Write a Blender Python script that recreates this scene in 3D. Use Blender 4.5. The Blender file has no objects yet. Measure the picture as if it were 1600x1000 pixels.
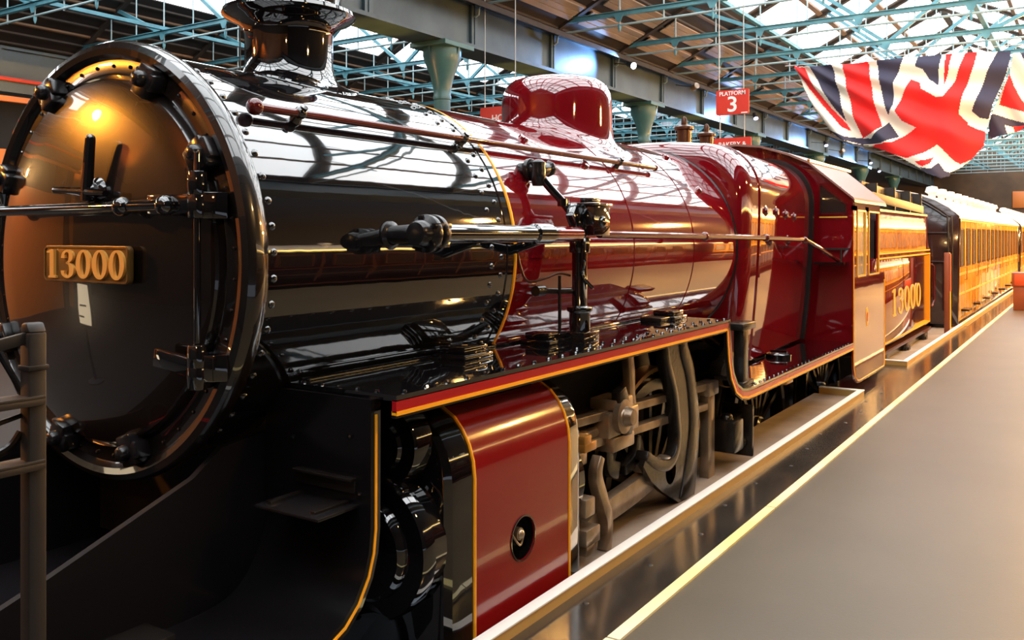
import bpy, bmesh, math, random
from mathutils import Vector, Matrix
random.seed(7)
S = bpy.context.scene
COL = S.collection
PI = math.pi
R = math.radians
# ------------------------------------------------------------------ camera
FPX = 1400.0
YAW = math.atan((1712 - 800) / FPX)
cam_d = bpy.data.cameras.new('camera'); cam = bpy.data.objects.new('camera', cam_d); COL.objects.link(cam)
cam.location = (3.55, -2.275, 1.75); cam.rotation_euler = (PI / 2, 0, YAW)
cam_d.sensor_width = 36; cam_d.lens = FPX / 1600 * 36; cam_d.shift_y = -(500 - 368) / 1600
cam_d.clip_start = .05; cam_d.clip_end = 300
S.camera = cam
# ------------------------------------------------------------------ world and exposure
W = bpy.data.worlds.new('world'); S.world = W; W.use_nodes = True
W.node_tree.nodes['Background'].inputs[0].default_value = (.75, .85, 1, 1)
W.node_tree.nodes['Background'].inputs[1].default_value = .6
S.view_settings.view_transform = 'Standard'; S.view_settings.look = 'None'
S.view_settings.exposure = 0; S.view_settings.gamma = 1; S.view_settings.use_curve_mapping = False
SKYLIGHT = 5.5           # brightness of the daylight seen through the roof glazing
WARM = (1.0, .56, .20); COOL = (.55, .75, 1.0)

def light(kind, loc, energy, color, aim=None, parent=None, size=.1, spot=None, blend=.5):
    d = bpy.data.lights.new('lamp_light', kind); d.energy = energy; d.color = color
    if kind in ('POINT', 'SPOT'): d.shadow_soft_size = size
    if kind == 'SPOT': d.spot_size = R(spot); d.spot_blend = blend
    o = bpy.data.objects.new('lamp_light', d); COL.objects.link(o); o.location = loc
    if aim is not None: o.rotation_euler = (Vector(aim) - Vector(loc)).to_track_quat('-Z', 'Y').to_euler()
    if parent: attach(o, parent)
    return o

# ------------------------------------------------------------------ materials
MATS = {}
def mat(name, col, rough=.5, metal=0, coat=0, bump=None, var=None, spec=.5, emit=None, cior=1.5):
    m = bpy.data.materials.new(name); m.use_nodes = True; nt = m.node_tree
    b = nt.nodes['Principled BSDF']
    b.inputs['Base Color'].default_value = (*col, 1); b.inputs['Roughness'].default_value = rough
    b.inputs['Metallic'].default_value = metal; b.inputs['Coat Weight'].default_value = coat
    b.inputs['Coat Roughness'].default_value = .02; b.inputs['Coat IOR'].default_value = cior; b.inputs['Specular IOR Level'].default_value = spec
    if emit: b.inputs['Emission Color'].default_value = (*emit[0], 1); b.inputs['Emission Strength'].default_value = emit[1]
    tc = None
    if bump or var:
        tc = nt.nodes.new('ShaderNodeTexCoord')
    if bump:                                   # (scale, strength[, (sx,sy,sz)])
        n = nt.nodes.new('ShaderNodeTexNoise'); n.inputs['Scale'].default_value = bump[0]; n.inputs['Detail'].default_value = 3
        mp = nt.nodes.new('ShaderNodeMapping'); mp.inputs['Scale'].default_value = bump[2] if len(bump) > 2 else (1, 1, 1)
        nt.links.new(tc.outputs['Object'], mp.inputs[0]); nt.links.new(mp.outputs[0], n.inputs['Vector'])
        bp = nt.nodes.new('ShaderNodeBump'); bp.inputs['Strength'].default_value = bump[1]; bp.inputs['Distance'].default_value = .02
        nt.links.new(n.outputs['Fac'], bp.inputs['Height']); nt.links.new(bp.outputs[0], b.inputs['Normal'])
        if coat: nt.links.new(bp.outputs[0], b.inputs['Coat Normal'])
    if var:                                    # (second colour, scale, (sx,sy,sz), lo, hi)
        n = nt.nodes.new('ShaderNodeTexNoise'); n.inputs['Scale'].default_value = var[1]; n.inputs['Detail'].default_value = 5
        mp = nt.nodes.new('ShaderNodeMapping'); mp.inputs['Scale'].default_value = var[2] if len(var) > 2 else (1, 1, 1)
        nt.links.new(tc.outputs['Object'], mp.inputs[0]); nt.links.new(mp.outputs[0], n.inputs['Vector'])
        r = nt.nodes.new('ShaderNodeValToRGB')
        lo, hi = (var[3], var[4]) if len(var) > 3 else (.35, .65)
        r.color_ramp.elements[0].position = lo; r.color_ramp.elements[1].position = hi
        r.color_ramp.elements[0].color = (*col, 1); r.color_ramp.elements[1].color = (*var[0], 1)
        nt.links.new(n.outputs['Fac'], r.inputs[0]); nt.links.new(r.outputs[0], b.inputs['Base Color'])
    MATS[name] = m
    return m
M = MATS
mat('black_gloss', (.004, .0037, .0045), .05, coat=1, bump=(2.2, .07), cior=1.75)
mat('door_black', (.006, .004, .0035), .25, coat=1, bump=(2.0, .05), cior=1.6, spec=.4)
mat('panel_red', (.20, .0035, .006), .16, coat=.6, bump=(2, .04))
mat('maroon_coach', (.018, .004, .004), .2, coat=.3)
mat('black_satin', (.010, .009, .010), .22, bump=(9, .06))
mat('black_dull', (.012, .010, .009), .55, var=((.03, .02, .014), 5))
mat('iron', (.012, .010, .009), .26, metal=.2, bump=(25, .10))
mat('frame_black', (.006, .005, .006), .5, spec=.15)
mat('black_soft', (.005, .0045, .005), .16, spec=.3, bump=(3, .05))
mat('crimson', (.15, .0025, .006), .06, coat=1, bump=(1.6, .05), cior=1.75)
mat('crimson_rod', (.09, .006, .006), .12, coat=.5)
mat('bright_red', (.38, .003, .008), .2, coat=.3, bump=(3, .04))
mat('lining_yellow', (1.0, .42, .008), .35)
mat('roof_sheen', (.26, .13, .105), .30, bump=(3, .05))  # pink base carries the skylights' pale reflection on the cab roof
mat('dark_bronze', (.07, .025, .012), .3, metal=.4)
mat('lining_gold', (.80, .42, .06), .3)
mat('brass_plate', (.16, .085, .02), .38, metal=.4, bump=(30, .1))
mat('gold_digit', (.85, .45, .10), .35, metal=.25)
mat('motion_steel', (.42, .33, .24), .3, metal=.75, bump=(20, .12), var=((.22, .16, .11), 6))
mat('bronze', (.45, .22, .05), .3, metal=.6)
mat('teal', (.085, .25, .30), .5, var=((.055, .18, .23), 4))
mat('teal_rod', (.26, .36, .38), .45)
mat('girder_grey', (.055, .085, .10), .4, var=((.032, .052, .066), 1.3), bump=(6, .1))
mat('column_green', (.06, .15, .135), .3, var=((.04, .10, .105), 2))
mat('roof_board', (.030, .021, .018), .75, var=((.016, .012, .011), 3, (1, .1, 1)))
mat('roof_rafter', (.035, .024, .018), .7)
mat('purlin_wood', (.16, .085, .04), .6)
mat('slat_wood', (.30, .21, .13), .6, var=((.20, .14, .09), 3, (1, .2, 1)))
mat('floor_vinyl', (.092, .076, .052), .45, var=((.076, .063, .043), .9), bump=(60, .03), spec=.25)
mat('floor_black', (.022, .019, .017), .16, var=((.035, .028, .022), 2.5), bump=(8, .03))
mat('ledge_grey', (.26, .21, .17), .7, var=((.17, .13, .10), 2.2), bump=(18, .15))
mat('kerb_white', (.78, .78, .76), .4)
mat('kerb_tan', (.50, .32, .10), .45)
mat('edge_yellow', (.78, .68, .25), .4, var=((.78, .72, .50), 1.2))
mat('pit', (.012, .010, .009), .8)
mat('wall_brown', (.085, .045, .020), .6, var=((.05, .028, .014), .8))
mat('wall_ochre', (.35, .19, .07), .55, var=((.22, .11, .04), .5))
mat('wall_dark', (.008, .007, .007), .7)
mat('wall_rust', (.20, .07, .012), .6, var=((.12, .04, .008), .5))
mat('cream_paint', (.72, .60, .36), .3)
mat('panel_orange', (.55, .16, .03), .45)
mat('roof_white', (.75, .74, .68), .45, bump=(5, .05))
mat('teak', (.70, .37, .05), .13, coat=.7, bump=(3, .05), var=((.42, .17, .02), 2, (1, 3, .2)))
mat('teak_dark', (.10, .03, .012), .15, coat=.5)
mat('coach_end', (.022, .010, .010), .10, coat=.4)
mat('glass_dark', (.02, .016, .013), .04, coat=.5)
mat('glass_pale', (.30, .27, .22), .05, coat=.5)
mat('sign_red', (.62, .035, .018), .4)
mat('sign_white', (.85, .84, .80), .4)
mat('cable', (.40, .40, .38), .45, metal=.4)
mat('steel_grey', (.022, .019, .018), .45, metal=.2, bump=(12, .1))
mat('lamp_body', (.03, .03, .033), .4)
mat('lamp_tan', (.35, .20, .10), .5)
mat('bulb_cool', (1, 1, 1), .5, emit=((.72, .86, 1), 30))
mat('bulb_blue', (1, 1, 1), .5, emit=((.45, .50, 1), 6))
mat('bulb_warm', (1, 1, 1), .5, emit=((1, .62, .22), 30))
mat('bulb_yellow', (1, 1, 1), .5, emit=((1, .60, .12), 14))
mat('bulb_cream', (.8, .7, .5), .5, emit=((1, .78, .5), 3.5))
mat('skylight_glass', (.9, .95, 1), .3, emit=((.93, .97, 1.0), SKYLIGHT))
mat('flag_red', (.62, .008, .008), .8)
mat('flag_white', (.62, .60, .53), .8)
mat('flag_blue', (.022, .022, .050), .8)
mat('cabinet_wood', (.22, .055, .02), .4)
mat('cabinet_red', (.50, .07, .02), .45)
mat('red_pipe', (.55, .06, .04), .4)

# ------------------------------------------------------------------ mesh builder
class MB:
    def __init__(s): s.v = []; s.f = []; s.mi = []; s.cur = 0
    def add(s, vs, fs):
        n = len(s.v); s.v += [tuple(p) for p in vs]
        for q in fs: s.f.append([i + n for i in q]); s.mi.append(s.cur)
        return s
    def box(s, x0, x1, y0, y1, z0, z1):
        return s.add([(x0,y0,z0),(x1,y0,z0),(x1,y1,z0),(x0,y1,z0),(x0,y0,z1),(x1,y0,z1),(x1,y1,z1),(x0,y1,z1)],
                     [(0,3,2,1),(4,5,6,7),(0,1,5,4),(1,2,6,5),(2,3,7,6),(3,0,4,7)])
    def bar(s, a, b, w, h, up=(0, 0, 1)):
        a = Vector(a); b = Vector(b); d = (b - a).normalized(); u = Vector(up)
        if abs(d.dot(u)) > .98: u = Vector((1, 0, 0))
        sx = d.cross(u).normalized() * w / 2; uz = sx.cross(d).normalized() * h / 2
        vs = [p + i * sx + j * uz for p in (a, b) for i, j in ((-1,-1),(1,-1),(1,1),(-1,1))]
        return s.add(vs, [(0,3,2,1),(4,5,6,7),(0,1,5,4),(1,2,6,5),(2,3,7,6),(3,0,4,7)])
    def tube(s, path, r, n=10, caps=True):
        P = [Vector(p) for p in path]; rr = r if isinstance(r, (list, tuple)) else [r] * len(P)
        vs = []; fs = []; nrm = None
        for i, p in enumerate(P):
            t = (P[min(i + 1, len(P) - 1)] - P[max(i - 1, 0)]).normalized()
            if nrm is None:
                nrm = t.cross(Vector((0, 0, 1)))
                if nrm.length < .05: nrm = t.cross(Vector((1, 0, 0)))
            nrm = (nrm - t * nrm.dot(t)).normalized(); b = t.cross(nrm)
            vs += [p + rr[i] * (math.cos(2*PI*k/n) * nrm + math.sin(2*PI*k/n) * b) for k in range(n)]
        for i in range(len(P) - 1):
            fs += [(i*n+k, i*n+(k+1) % n, (i+1)*n+(k+1) % n, (i+1)*n+k) for k in range(n)]
        if caps: fs += [tuple(range(n))[::-1], tuple(range((len(P)-1)*n, len(P)*n))]
        return s.add(vs, fs)
    def lathe(s, prof, o, axis='z', n=48, a0=0, a1=2*PI):
        full = abs(a1 - a0 - 2*PI) < 1e-6; m = n if full else n + 1
        vs = []; fs = []
        for r, h in prof:
            for k in range(m):
                a = a0 + (a1 - a0) * k / n; c, q = r * math.cos(a), r * math.sin(a)
                vs.append({'z': (o[0]+c, o[1]+q, o[2]+h), 'y': (o[0]+c, o[1]+h, o[2]+q), 'x': (o[0]+h, o[1]+c, o[2]+q)}[axis])
        for i in range(len(prof) - 1):
            for k in range(n):
                k2 = (k + 1) % m
                fs.append((i*m+k, i*m+k2, (i+1)*m+k2, (i+1)*m+k))
        return s.add(vs, fs)
    def prism(s, poly, fn, d):
        n = len(poly); a = [Vector(fn(*p)) for p in poly]; b = [p + Vector(d) for p in a]
        return s.add(a + b, [tuple(range(n)), tuple(range(2*n - 1, n - 1, -1))] + [(i, (i+1) % n, n+(i+1) % n, n+i) for i in range(n)])
    def ribbon(s, path, x0, x1, t0, t1):
        """sweep a rectangle along a path in the (y, z) plane; t0..t1 are offsets along the path's right-hand normal"""
        n = len(path); vs = []; fs = []
        for i, (y, z) in enumerate(path):
            a = path[max(i-1, 0)]; b = path[min(i+1, n-1)]
            dy, dz = b[0]-a[0], b[1]-a[1]; l = math.hypot(dy, dz); ny, nz = dz/l, -dy/l
            for x, t in ((x0, t0), (x1, t0), (x1, t1), (x0, t1)): vs.append((x, y + ny*t, z + nz*t))
        for i in range(n - 1):
            for k in range(4): fs.append((i*4+k, i*4+(k+1) % 4, i*4+4+(k+1) % 4, i*4+4+k))
        fs += [(3,2,1,0), (n*4-4, n*4-3, n*4-2, n*4-1)]
        return s.add(vs, fs)
    def sphere(s, c, r, n=12, sz=1):
        m = n // 2; vs = [(c[0], c[1], c[2] + r*sz)]; fs = []
        for i in range(1, m):
            th = PI * i / m
            vs += [(c[0]+r*math.sin(th)*math.cos(2*PI*k/n), c[1]+r*math.sin(th)*math.sin(2*PI*k/n), c[2]+r*sz*math.cos(th)) for k in range(n)]
        vs.append((c[0], c[1], c[2]-r*sz)); L = len(vs) - 1
        for k in range(n):
            fs.append((0, 1+k, 1+(k+1) % n)); fs.append((L, L-n+(k+1) % n, L-n+k))
            for i in range(m - 2): fs.append((1+i*n+k, 1+(i+1)*n+k, 1+(i+1)*n+(k+1) % n, 1+i*n+(k+1) % n))
        return s.add(vs, fs)
    def loft(s, secs, caps=True, closed=True):
        n = len(secs[0]); vs = [p for q in secs for p in q]; fs = []
        for i in range(len(secs) - 1):
            for k in range(n if closed else n - 1): fs.append((i*n+k, i*n+(k+1) % n, (i+1)*n+(k+1) % n, (i+1)*n+k))
        if caps: fs += [tuple(range(n))[::-1], tuple(range((len(secs)-1)*n, len(secs)*n))]
        return s.add(vs, fs)
    def mesh(s, name, mats, smooth=35, bevel=0, seg=2):
        me = bpy.data.meshes.new(name); me.from_pydata(s.v, [], s.f)
        for m in (mats if isinstance(mats, (list, tuple)) else [mats]): me.materials.append(M[m])
        me.polygons.foreach_set('material_index', s.mi)
        bm = bmesh.new(); bm.from_mesh(me)
        bmesh.ops.recalc_face_normals(bm, faces=bm.faces)
        if bevel:
            es = [e for e in bm.edges if len(e.link_faces) == 2 and e.calc_face_angle(0) > R(30)]
            bmesh.ops.bevel(bm, geom=es, offset=bevel, segments=seg, profile=.5, affect='EDGES', clamp_overlap=True)
        bm.to_mesh(me); bm.free()
        if smooth:
            me.polygons.foreach_set('use_smooth', [True] * len(me.polygons))
            me.set_sharp_from_angle(angle=R(smooth))
        me.update()
        return me
    def build(s, name, mats, parent=None, smooth=35, bevel=0, seg=2):
        o = bpy.data.objects.new(name, s.mesh(name, mats, smooth, bevel, seg)); COL.objects.link(o)
        if parent: attach(o, parent)
        return o

def world_of(o):
    m = Matrix.LocRotScale(o.location, o.rotation_euler, o.scale)
    if o.parent: m = world_of(o.parent) @ o.matrix_parent_inverse @ m
    return m
def attach(o, p):
    o.parent = p; o.matrix_parent_inverse = world_of(p).inverted()
def tag(o, label, cat, group=None):
    o['label'] = label; o['category'] = cat
    if group: o['group'] = group
    return o
def thing(name, label, cat, loc, group=None):
    o = bpy.data.objects.new(name, None); COL.objects.link(o); o.location = loc; o.empty_display_size = .2
    return tag(o, label, cat, group)
def struct(o):
    o['kind'] = 'structure'; return o
def inst(name, me, loc, parent=None, rot=(0, 0, 0)):
    o = bpy.data.objects.new(name, me); COL.objects.link(o); o.location = loc; o.rotation_euler = rot
    if parent: attach(o, parent)
    return o
def kids(o): return [c for c in bpy.data.objects if c.parent == o]
def copy_tree(o, parent=None, allobs=None):
    c = o.copy(); COL.objects.link(c)
    if parent: c.parent = parent
    for ch in kids(o): copy_tree(ch, c)
    return c
def text_mesh(body, size, depth, matname):
    c = bpy.data.curves.new('lettering', 'FONT'); c.body = body; c.size = size; c.extrude = depth
    c.align_x = 'CENTER'; c.align_y = 'CENTER'; c.offset = size * .012
    o = bpy.data.objects.new('lettering', c); COL.objects.link(o)
    bpy.context.view_layer.update()
    me = bpy.data.meshes.new_from_object(o.evaluated_get(bpy.context.evaluated_depsgraph_get()))
    bpy.data.objects.remove(o); bpy.data.curves.remove(c)
    me.materials.clear(); me.materials.append(M[matname]); me.name = 'lettering'
    return me

# ================================================================== THE HALL
TR = [23.1 + 3.3 * k for k in range(-9, 17)]        # roof truss positions along the hall
Y0, Y1 = -9.0, 78.0
EAVE, RIDGE, REAVE = -7.5, -1.1, 5.3
def rz(x, e=EAVE): return 6.7 + .5 * (x - e)         # roof slope
# floors
fl = struct(MB().box(1.80, 5.7, Y0, Y1, -.30, 0).build('floor', 'floor_vinyl'))
ed = [1.2-3.3*k for k in (3, 2, 1)] + [1.2, 3.443, 5.896] + [5.896 + 2.4 * k for k in range(1, 24)]
for a, b in zip(ed[:-1], ed[1:]):
    MB().box(1.775, 1.835, a + .006, b - .006, -.02, .012).build('edging_strip', 'edge_yellow', fl)
st = struct(MB().box(1.42, 1.80, Y0, Y1, -.30, -.004).box(.95, 1.42, 8.08, 10.72, -.30, -.004).build('floor_strip', 'floor_black'))
stud = MB().lathe([(0, .004), (.012, .004), (.016, 0)], (0, 0, 0), n=10).mesh('floor_stud', 'steel_grey')
for y in [1.5 + .62 * k for k in range(12)]:
    inst('floor_stud', stud, (1.56 + .05 * math.sin(y * 3), y, -.004), st)
struct(MB().box(.90, 1.37, 1.86, 8.02, -.35, -.02).build('floor_ledge', 'ledge_grey'))
struct(MB().box(.90, 1.37, 10.8, 60, -.35, -.02).build('floor_ledge', 'ledge_grey'))
struct(MB().box(-9.0, 1.42, Y0, Y1, -1.35, -1.12).box(-22, -1.75, Y0, Y1, -1.3, 0).box(5.5, 9.7, Y0, Y1, -1.35, -1.12).box(5.5, 5.7, Y0, Y1, -1.2, -.30).build('floor_track', 'pit'))
k1 = struct(MB().box(1.365, 1.42, -4, 8.08, -.03, .045).box(.95, 1.365, 8.02, 8.08, -.03, .045).build('trim_1', 'kerb_tan'))
MB().box(1.36, 1.424, -4, 8.086, .045, .057).box(.95, 1.36, 8.016, 8.086, .045, .057).build('kerb_cap', 'kerb_white', k1, bevel=.003)
k2 = struct(MB().box(1.365, 1.42, 10.75, 48, -.03, .045).box(1.0, 1.365, 10.75, 10.81, -.03, .045).build('trim_2', 'kerb_tan'))
MB().box(1.36, 1.424, 10.745, 48, .045, .057).box(1.0, 1.36, 10.745, 10.815, .045, .057).build('kerb_cap', 'kerb_white', k2, bevel=.003)

# roofs: two bays of boarded slopes with three columns of glazing each side of the ridge, more added on the unseen right
PCOL = [(-4.80, -3.68), (-3.56, -2.46), (-2.34, -1.22)]
ceil = MB()
def slope_strip(b, x0, x1, y0, y1, sg, off, th=.10, lift=0):
    """a slab on the slope; sg=+1 left slope, -1 mirrored about the ridge; off shifts the bay"""
    def X(x): return (x if sg > 0 else 2 * RIDGE - x) + off
    vs = [(X(x), y, rz(x) + lift + t) for t in (0, th) for x, y in ((x0, y0), (x1, y0), (x1, y1), (x0, y1))]
    b.add(vs, [(0,3,2,1),(4,5,6,7),(0,1,5,4),(1,2,6,5),(2,3,7,6),(3,0,4,7)])
for off in (0, -12.8):
    for sg in (1, -1):
        slope_strip(ceil, -8.0, -4.80 if sg > 0 or off else -7.15, Y0, Y1, sg, off, .12)
        slope_strip(ceil, -1.22, RIDGE, Y0, Y1, sg, off, .12)
ceil_o = struct(ceil.build('ceiling', 'roof_board', smooth=0))
for off in (0, -12.8):
    for sg in (1, -1):
        for xa, xb in ((-3.68, -3.56), (-2.46, -2.34)) + (((-4.90, -4.78), (-6.02, -5.90)) if sg < 0 and off == 0 else ()):
            b = MB(); slope_strip(b, xa, xb, Y0, Y1, sg, off, .12, -.04); b.build('purlin', 'purlin_wood', ceil_o, 0)
        for y in [q + (0 if off == 0 else -1.25) for q in TR + [TR[-1] + 3.3]]:
            b = MB(); hw = .16 if sg < 0 and off == 0 else .30; slope_strip(b, -4.80 if hw > .2 else -7.15, -1.22, y - hw, y + hw, sg, off, .14, -.02); b.build('rafter', 'roof_rafter', ceil_o, 0)
# boarding ridges over the eaves
for off in (0, -12.8):
    for sg in (1, -1):
        for i in range(7 if sg > 0 or off else 0):
            x = -7.35 + i * .38
            b = MB(); slope_strip(b, x, x + .05, Y0, Y1, sg, off, .05, -.06); b.build('roof_batten', 'purlin_wood' if i % 3 == 2 else 'roof_rafter', ceil_o, 0)
# panes
win = struct(MB().box(RIDGE - .06, RIDGE + .06, Y0, Y1, 9.86, 10.02).build('window_1', 'roof_rafter', smooth=0))
win2 = struct(MB().box(RIDGE - 12.86, RIDGE - 12.74, Y0, Y1, 9.86, 10.02).build('window_2', 'roof_rafter', smooth=0))
for off, w, sgs, kmax in ((0, win, (1, -1), 99), (-12.8, win2, (1, -1), 14)):
    for sg in sgs:
        pm = {}
        cols = PCOL + ([(-5.90, -4.90), (-7.12, -6.02)] if sg < 0 and off == 0 else [])  # extra unseen columns added to fill out the white reflection along the boiler
        for ci, (xa, xb) in enumerate(cols):
            e = 1.50 if sg < 0 and off == 0 else 1.35
            b = MB(); slope_strip(b, xa, xb, -e, e, sg, off, .02, .03); pm[ci] = b.mesh('pane', 'skylight_glass', 0)
        for ti, y in enumerate(TR):
            if ti > kmax: continue
            for ci in range(len(cols)):
                inst('pane', pm[ci], (0, y + 1.65 + (0 if off == 0 else -1.25), 0), w)
# warm slatted panels on the near slope
for y in TR[6:17]:
    for xa, xb in ((-6.95, -6.50), (-6.25, -5.80)):
        for j in range(3):
            w3 = (xb - xa) / 3
            b = MB(); slope_strip(b, xa + j*w3 + .012, xa + (j+1)*w3 - .012, y + .22, y + 3.08, 1, 0, .03, -.12)
            b.build('slat', 'slat_wood', ceil_o, 0)

# girders on columns
def girder(xf, name, full=True):
    """riveted box girder whose visible face is at xf, body runs to xf-0.6"""
    b = MB().box(xf - .56, xf - .04, Y0, Y1, 5.78, 6.62)
    g = struct(b.build(name, 'girder_grey', smooth=0))
    MB().box(xf - .72, xf + .07, Y0, Y1, 5.70, 5.78).build('bottom_flange', 'girder_grey', g, 0)
    MB().box(xf - .68, xf + .05, Y0, Y1, 6.62, 6.70).build('top_flange', 'girder_grey', g, 0)
    sm = MB().box(xf - .04, xf + .03, -.11, .11, 5.78, 6.62).box(xf + .03, xf + .05, -.02, .02, 5.78, 6.62).mesh('stiffener', 'girder_grey', 0, .005)
    for y in TR: inst('stiffener', sm, (0, y, 0), g)
    return g
girder(EAVE, 'trim_3')
girder(EAVE - 12.8, 'trim_4')
girder(REAVE + .6, 'trim_5')
cm = MB().lathe([(.17, 0), (.17, 4.55), (.185, 4.56), (.19, 4.62), (.175, 4.66), (.19, 4.80), (.25, 5.05), (.36, 5.32), (.40, 5.45), (.40, 5.60)], (0, 0, 0), n=28).lathe([(.30, 0), (.30, .3), (.17, .42)], (0, 0, 0), n=28).mesh('shaft', 'column_green')
cap = MB().box(-.46, .46, -.5, .5, 5.60, 5.70).mesh('cap_plate', 'column_green', 0, .01)
rib = MB()
for k in range(4):
    a = k * PI / 2
    u = Vector((math.cos(a), math.sin(a), 0)); n_ = Vector((-u.y, u.x, 0)) * .02
    poly = [(.17, 4.75), (.17, 5.55), (.44, 5.60), (.40, 5.45), (.28, 5.15)]
    rib.prism(poly, lambda p, z, u=u, n_=n_: u * p + Vector((0, 0, z)) - n_, n_ * 2)
rib = rib.mesh('bracket_rib', 'column_green', 0)
for gx, grp, ys in ((EAVE - .3, 'cast columns under the near girder', [12.5 + 9.9 * k for k in range(-1, 6)]), (EAVE - 13.1, 'cast columns under the far girder', [9.2, 19.1, 29])):
    for i, y in enumerate(ys):
        if gx > -10:
            lab = {1: 'green cast column with flared head under the girder, nearest one, above the black smokebox',
                   2: 'grey green cast column with flared head under the girder, just beyond the red dome'}.get(i, 'cast column with flared head under the near girder, further along behind the train')
        else: lab = 'cast column with flared head under the far left girder'
        c = thing('cast_column', lab, 'column', (gx, y, 0), grp)
        inst('shaft', cm, (gx, y, 0), c); inst('cap_plate', cap, (gx, y, 0), c); inst('bracket_rib', rib, (gx, y, 0), c)

# trusses
def truss_meshes():
    d = {}
    c = RIDGE
    d['chord'] = MB().box(EAVE, REAVE, -.05, .05, 6.84, 6.93).box(EAVE, REAVE, -.09, .09, 6.93, 6.945).mesh('chord', 'teal', 0)
    d['tie_rod'] = MB().tube([(EAVE + .05, 0, 6.62), (c, 0, 6.66), (REAVE - .05, 0, 6.62)], .028, 8).mesh('tie_rod', 'teal_rod')
    nodes = [c - 4.6, c - 2.35, c, c + 2.35, c + 4.6]
    webs = []
    def w(xa, za, xb, zb): webs.append(MB().bar((xa, 0, za), (xb, 0, zb), .09, .09, (0, 1, 0)).mesh('web', 'teal', 0))
    for sg in (1, -1):
        w(c, 6.86, c - sg * 2.35, 8.68); w(c - sg * 2.35, 6.86, c - sg * 4.3, 7.72)
    d['webs'] = webs
    hang = []
    for x in nodes + [c - 1.2, c + 1.2, c - 3.5, c + 3.5]:
        zt = 9.9 - .5 * abs(x - c)
        hang.append(MB().tube([(x, 0, 6.60), (x, 0, zt)], .018, 6).mesh('hanger', 'teal_rod'))
    d['hang'] = hang
    d['gus'] = [MB().prism([(x-.15, 6.92), (x+.15, 6.92), (x+.05, 6.70), (x-.05, 6.70)], lambda a, b: (a, -.06, b), (0, .012, 0)).lathe([(0, 6.46), (.02, 6.49), (.035, 6.56), (.035, 6.65)], (x, 0, 0), n=8).mesh('gusset', 'teal', 0) for x in nodes]
    d['raf'] = [MB().bar((EAVE, 0, 6.66), (c, 0, 9.84), .08, .14, (0, 1, 0)).mesh('principal', 'roof_rafter', 0), MB().bar((REAVE, 0, 6.66), (c, 0, 9.84), .08, .14, (0, 1, 0)).mesh('principal', 'roof_rafter', 0)]
    d['brk'] = MB().tube([(EAVE - .03, 0, 6.35), (EAVE + .12, 0, 6.42), (EAVE + .14, 0, 6.58), (EAVE + .26, 0, 6.62)], .03, 6).mesh('end_bracket', 'teal_rod')
    return d
TM = truss_meshes()
def truss(y, off, lab, grp, full=True):
    t = thing('roof_truss', lab, 'roof truss', (RIDGE + off, y, 6.7), grp)
    L = (off, y, 0)
    inst('chord', TM['chord'], L, t); inst('tie_rod', TM['tie_rod'], L, t)
    for m in TM['webs']: inst('web', m, L, t)
    for m in TM['hang']: inst('hanger', m, L, t)
    if full:
        for m in TM['gus']: inst('gusset', m, L, t)
        inst('end_bracket', TM['brk'], L, t)
    for m in TM['raf']: inst('principal', m, L, t)
TRL = [y - 1.25 for y in TR]
for i, y in enumerate(TR):
    lab = ('teal roof truss over the train, beyond the draped flag' if y > 24 else 'teal roof truss over the train, directly above the draped flag' if y > 22
           else 'teal roof truss over the train, next one nearer than the flag' if y > 19 else 'teal roof truss over the train, second one nearer than the flag' if y > 16
           else 'teal roof truss over the train, nearer than the platform sign')
    truss(y, 0, lab, 'trusses over the train', i < 18)
for i, y in enumerate(TRL[3:20]):
    truss(y, -12.8, 'teal roof truss in the next bay, beyond the grey girder', 'trusses of the next bay', i < 12)
for x in (RIDGE - 2.35, RIDGE + 2.35, RIDGE - 15.15, RIDGE - 10.45):
    tag(MB().box(x - .05, x + .05, Y0, Y1, 6.95, 7.04).build('longitudinal_tie', 'teal', smooth=0),
        'long teal tie bar running lengthwise above the truss chords', 'tie bar', 'lengthwise roof ties')

# walls
w = struct(MB().box(-22, 9.6, Y1, Y1 + .3, -1.2, 11).build('wall_far', 'wall_brown'))
MB().box(-1.9, -.9, Y1 - .12, Y1, 3.9, 5.2).build('wall_panel', 'panel_orange', w, bevel=.02)
MB().box(1.0, 2.2, Y1 - .12, Y1, 4.0, 4.25).build('wall_panel', 'cream_paint', w, bevel=.02)
MB().box(-8, 9, Y1 - .25, Y1, 2.2, 3.3).build('wall_panel', 'wall_ochre', w, bevel=.02)
wl = struct(MB().box(-22, -21.6, Y0, Y1, -.2, 9).build('wall_left', 'wall_dark'))
wf_ = struct(MB().box(-22, 9.6, Y0 - .3, Y0, -1.2, 11).build('wall_front', 'wall_rust'))
MB().box(-22, 9.6, Y0, Y0 + .04, -1.2, 3.4).build('dark_wall_band', 'wall_dark', wf_, smooth=0)  # dark lower wall added so the smokebox door reflects dark below
wr = struct(MB().box(9.6, 9.9, Y0, Y1, -.2, 9).build('wall_right', 'wall_dark'))

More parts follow.
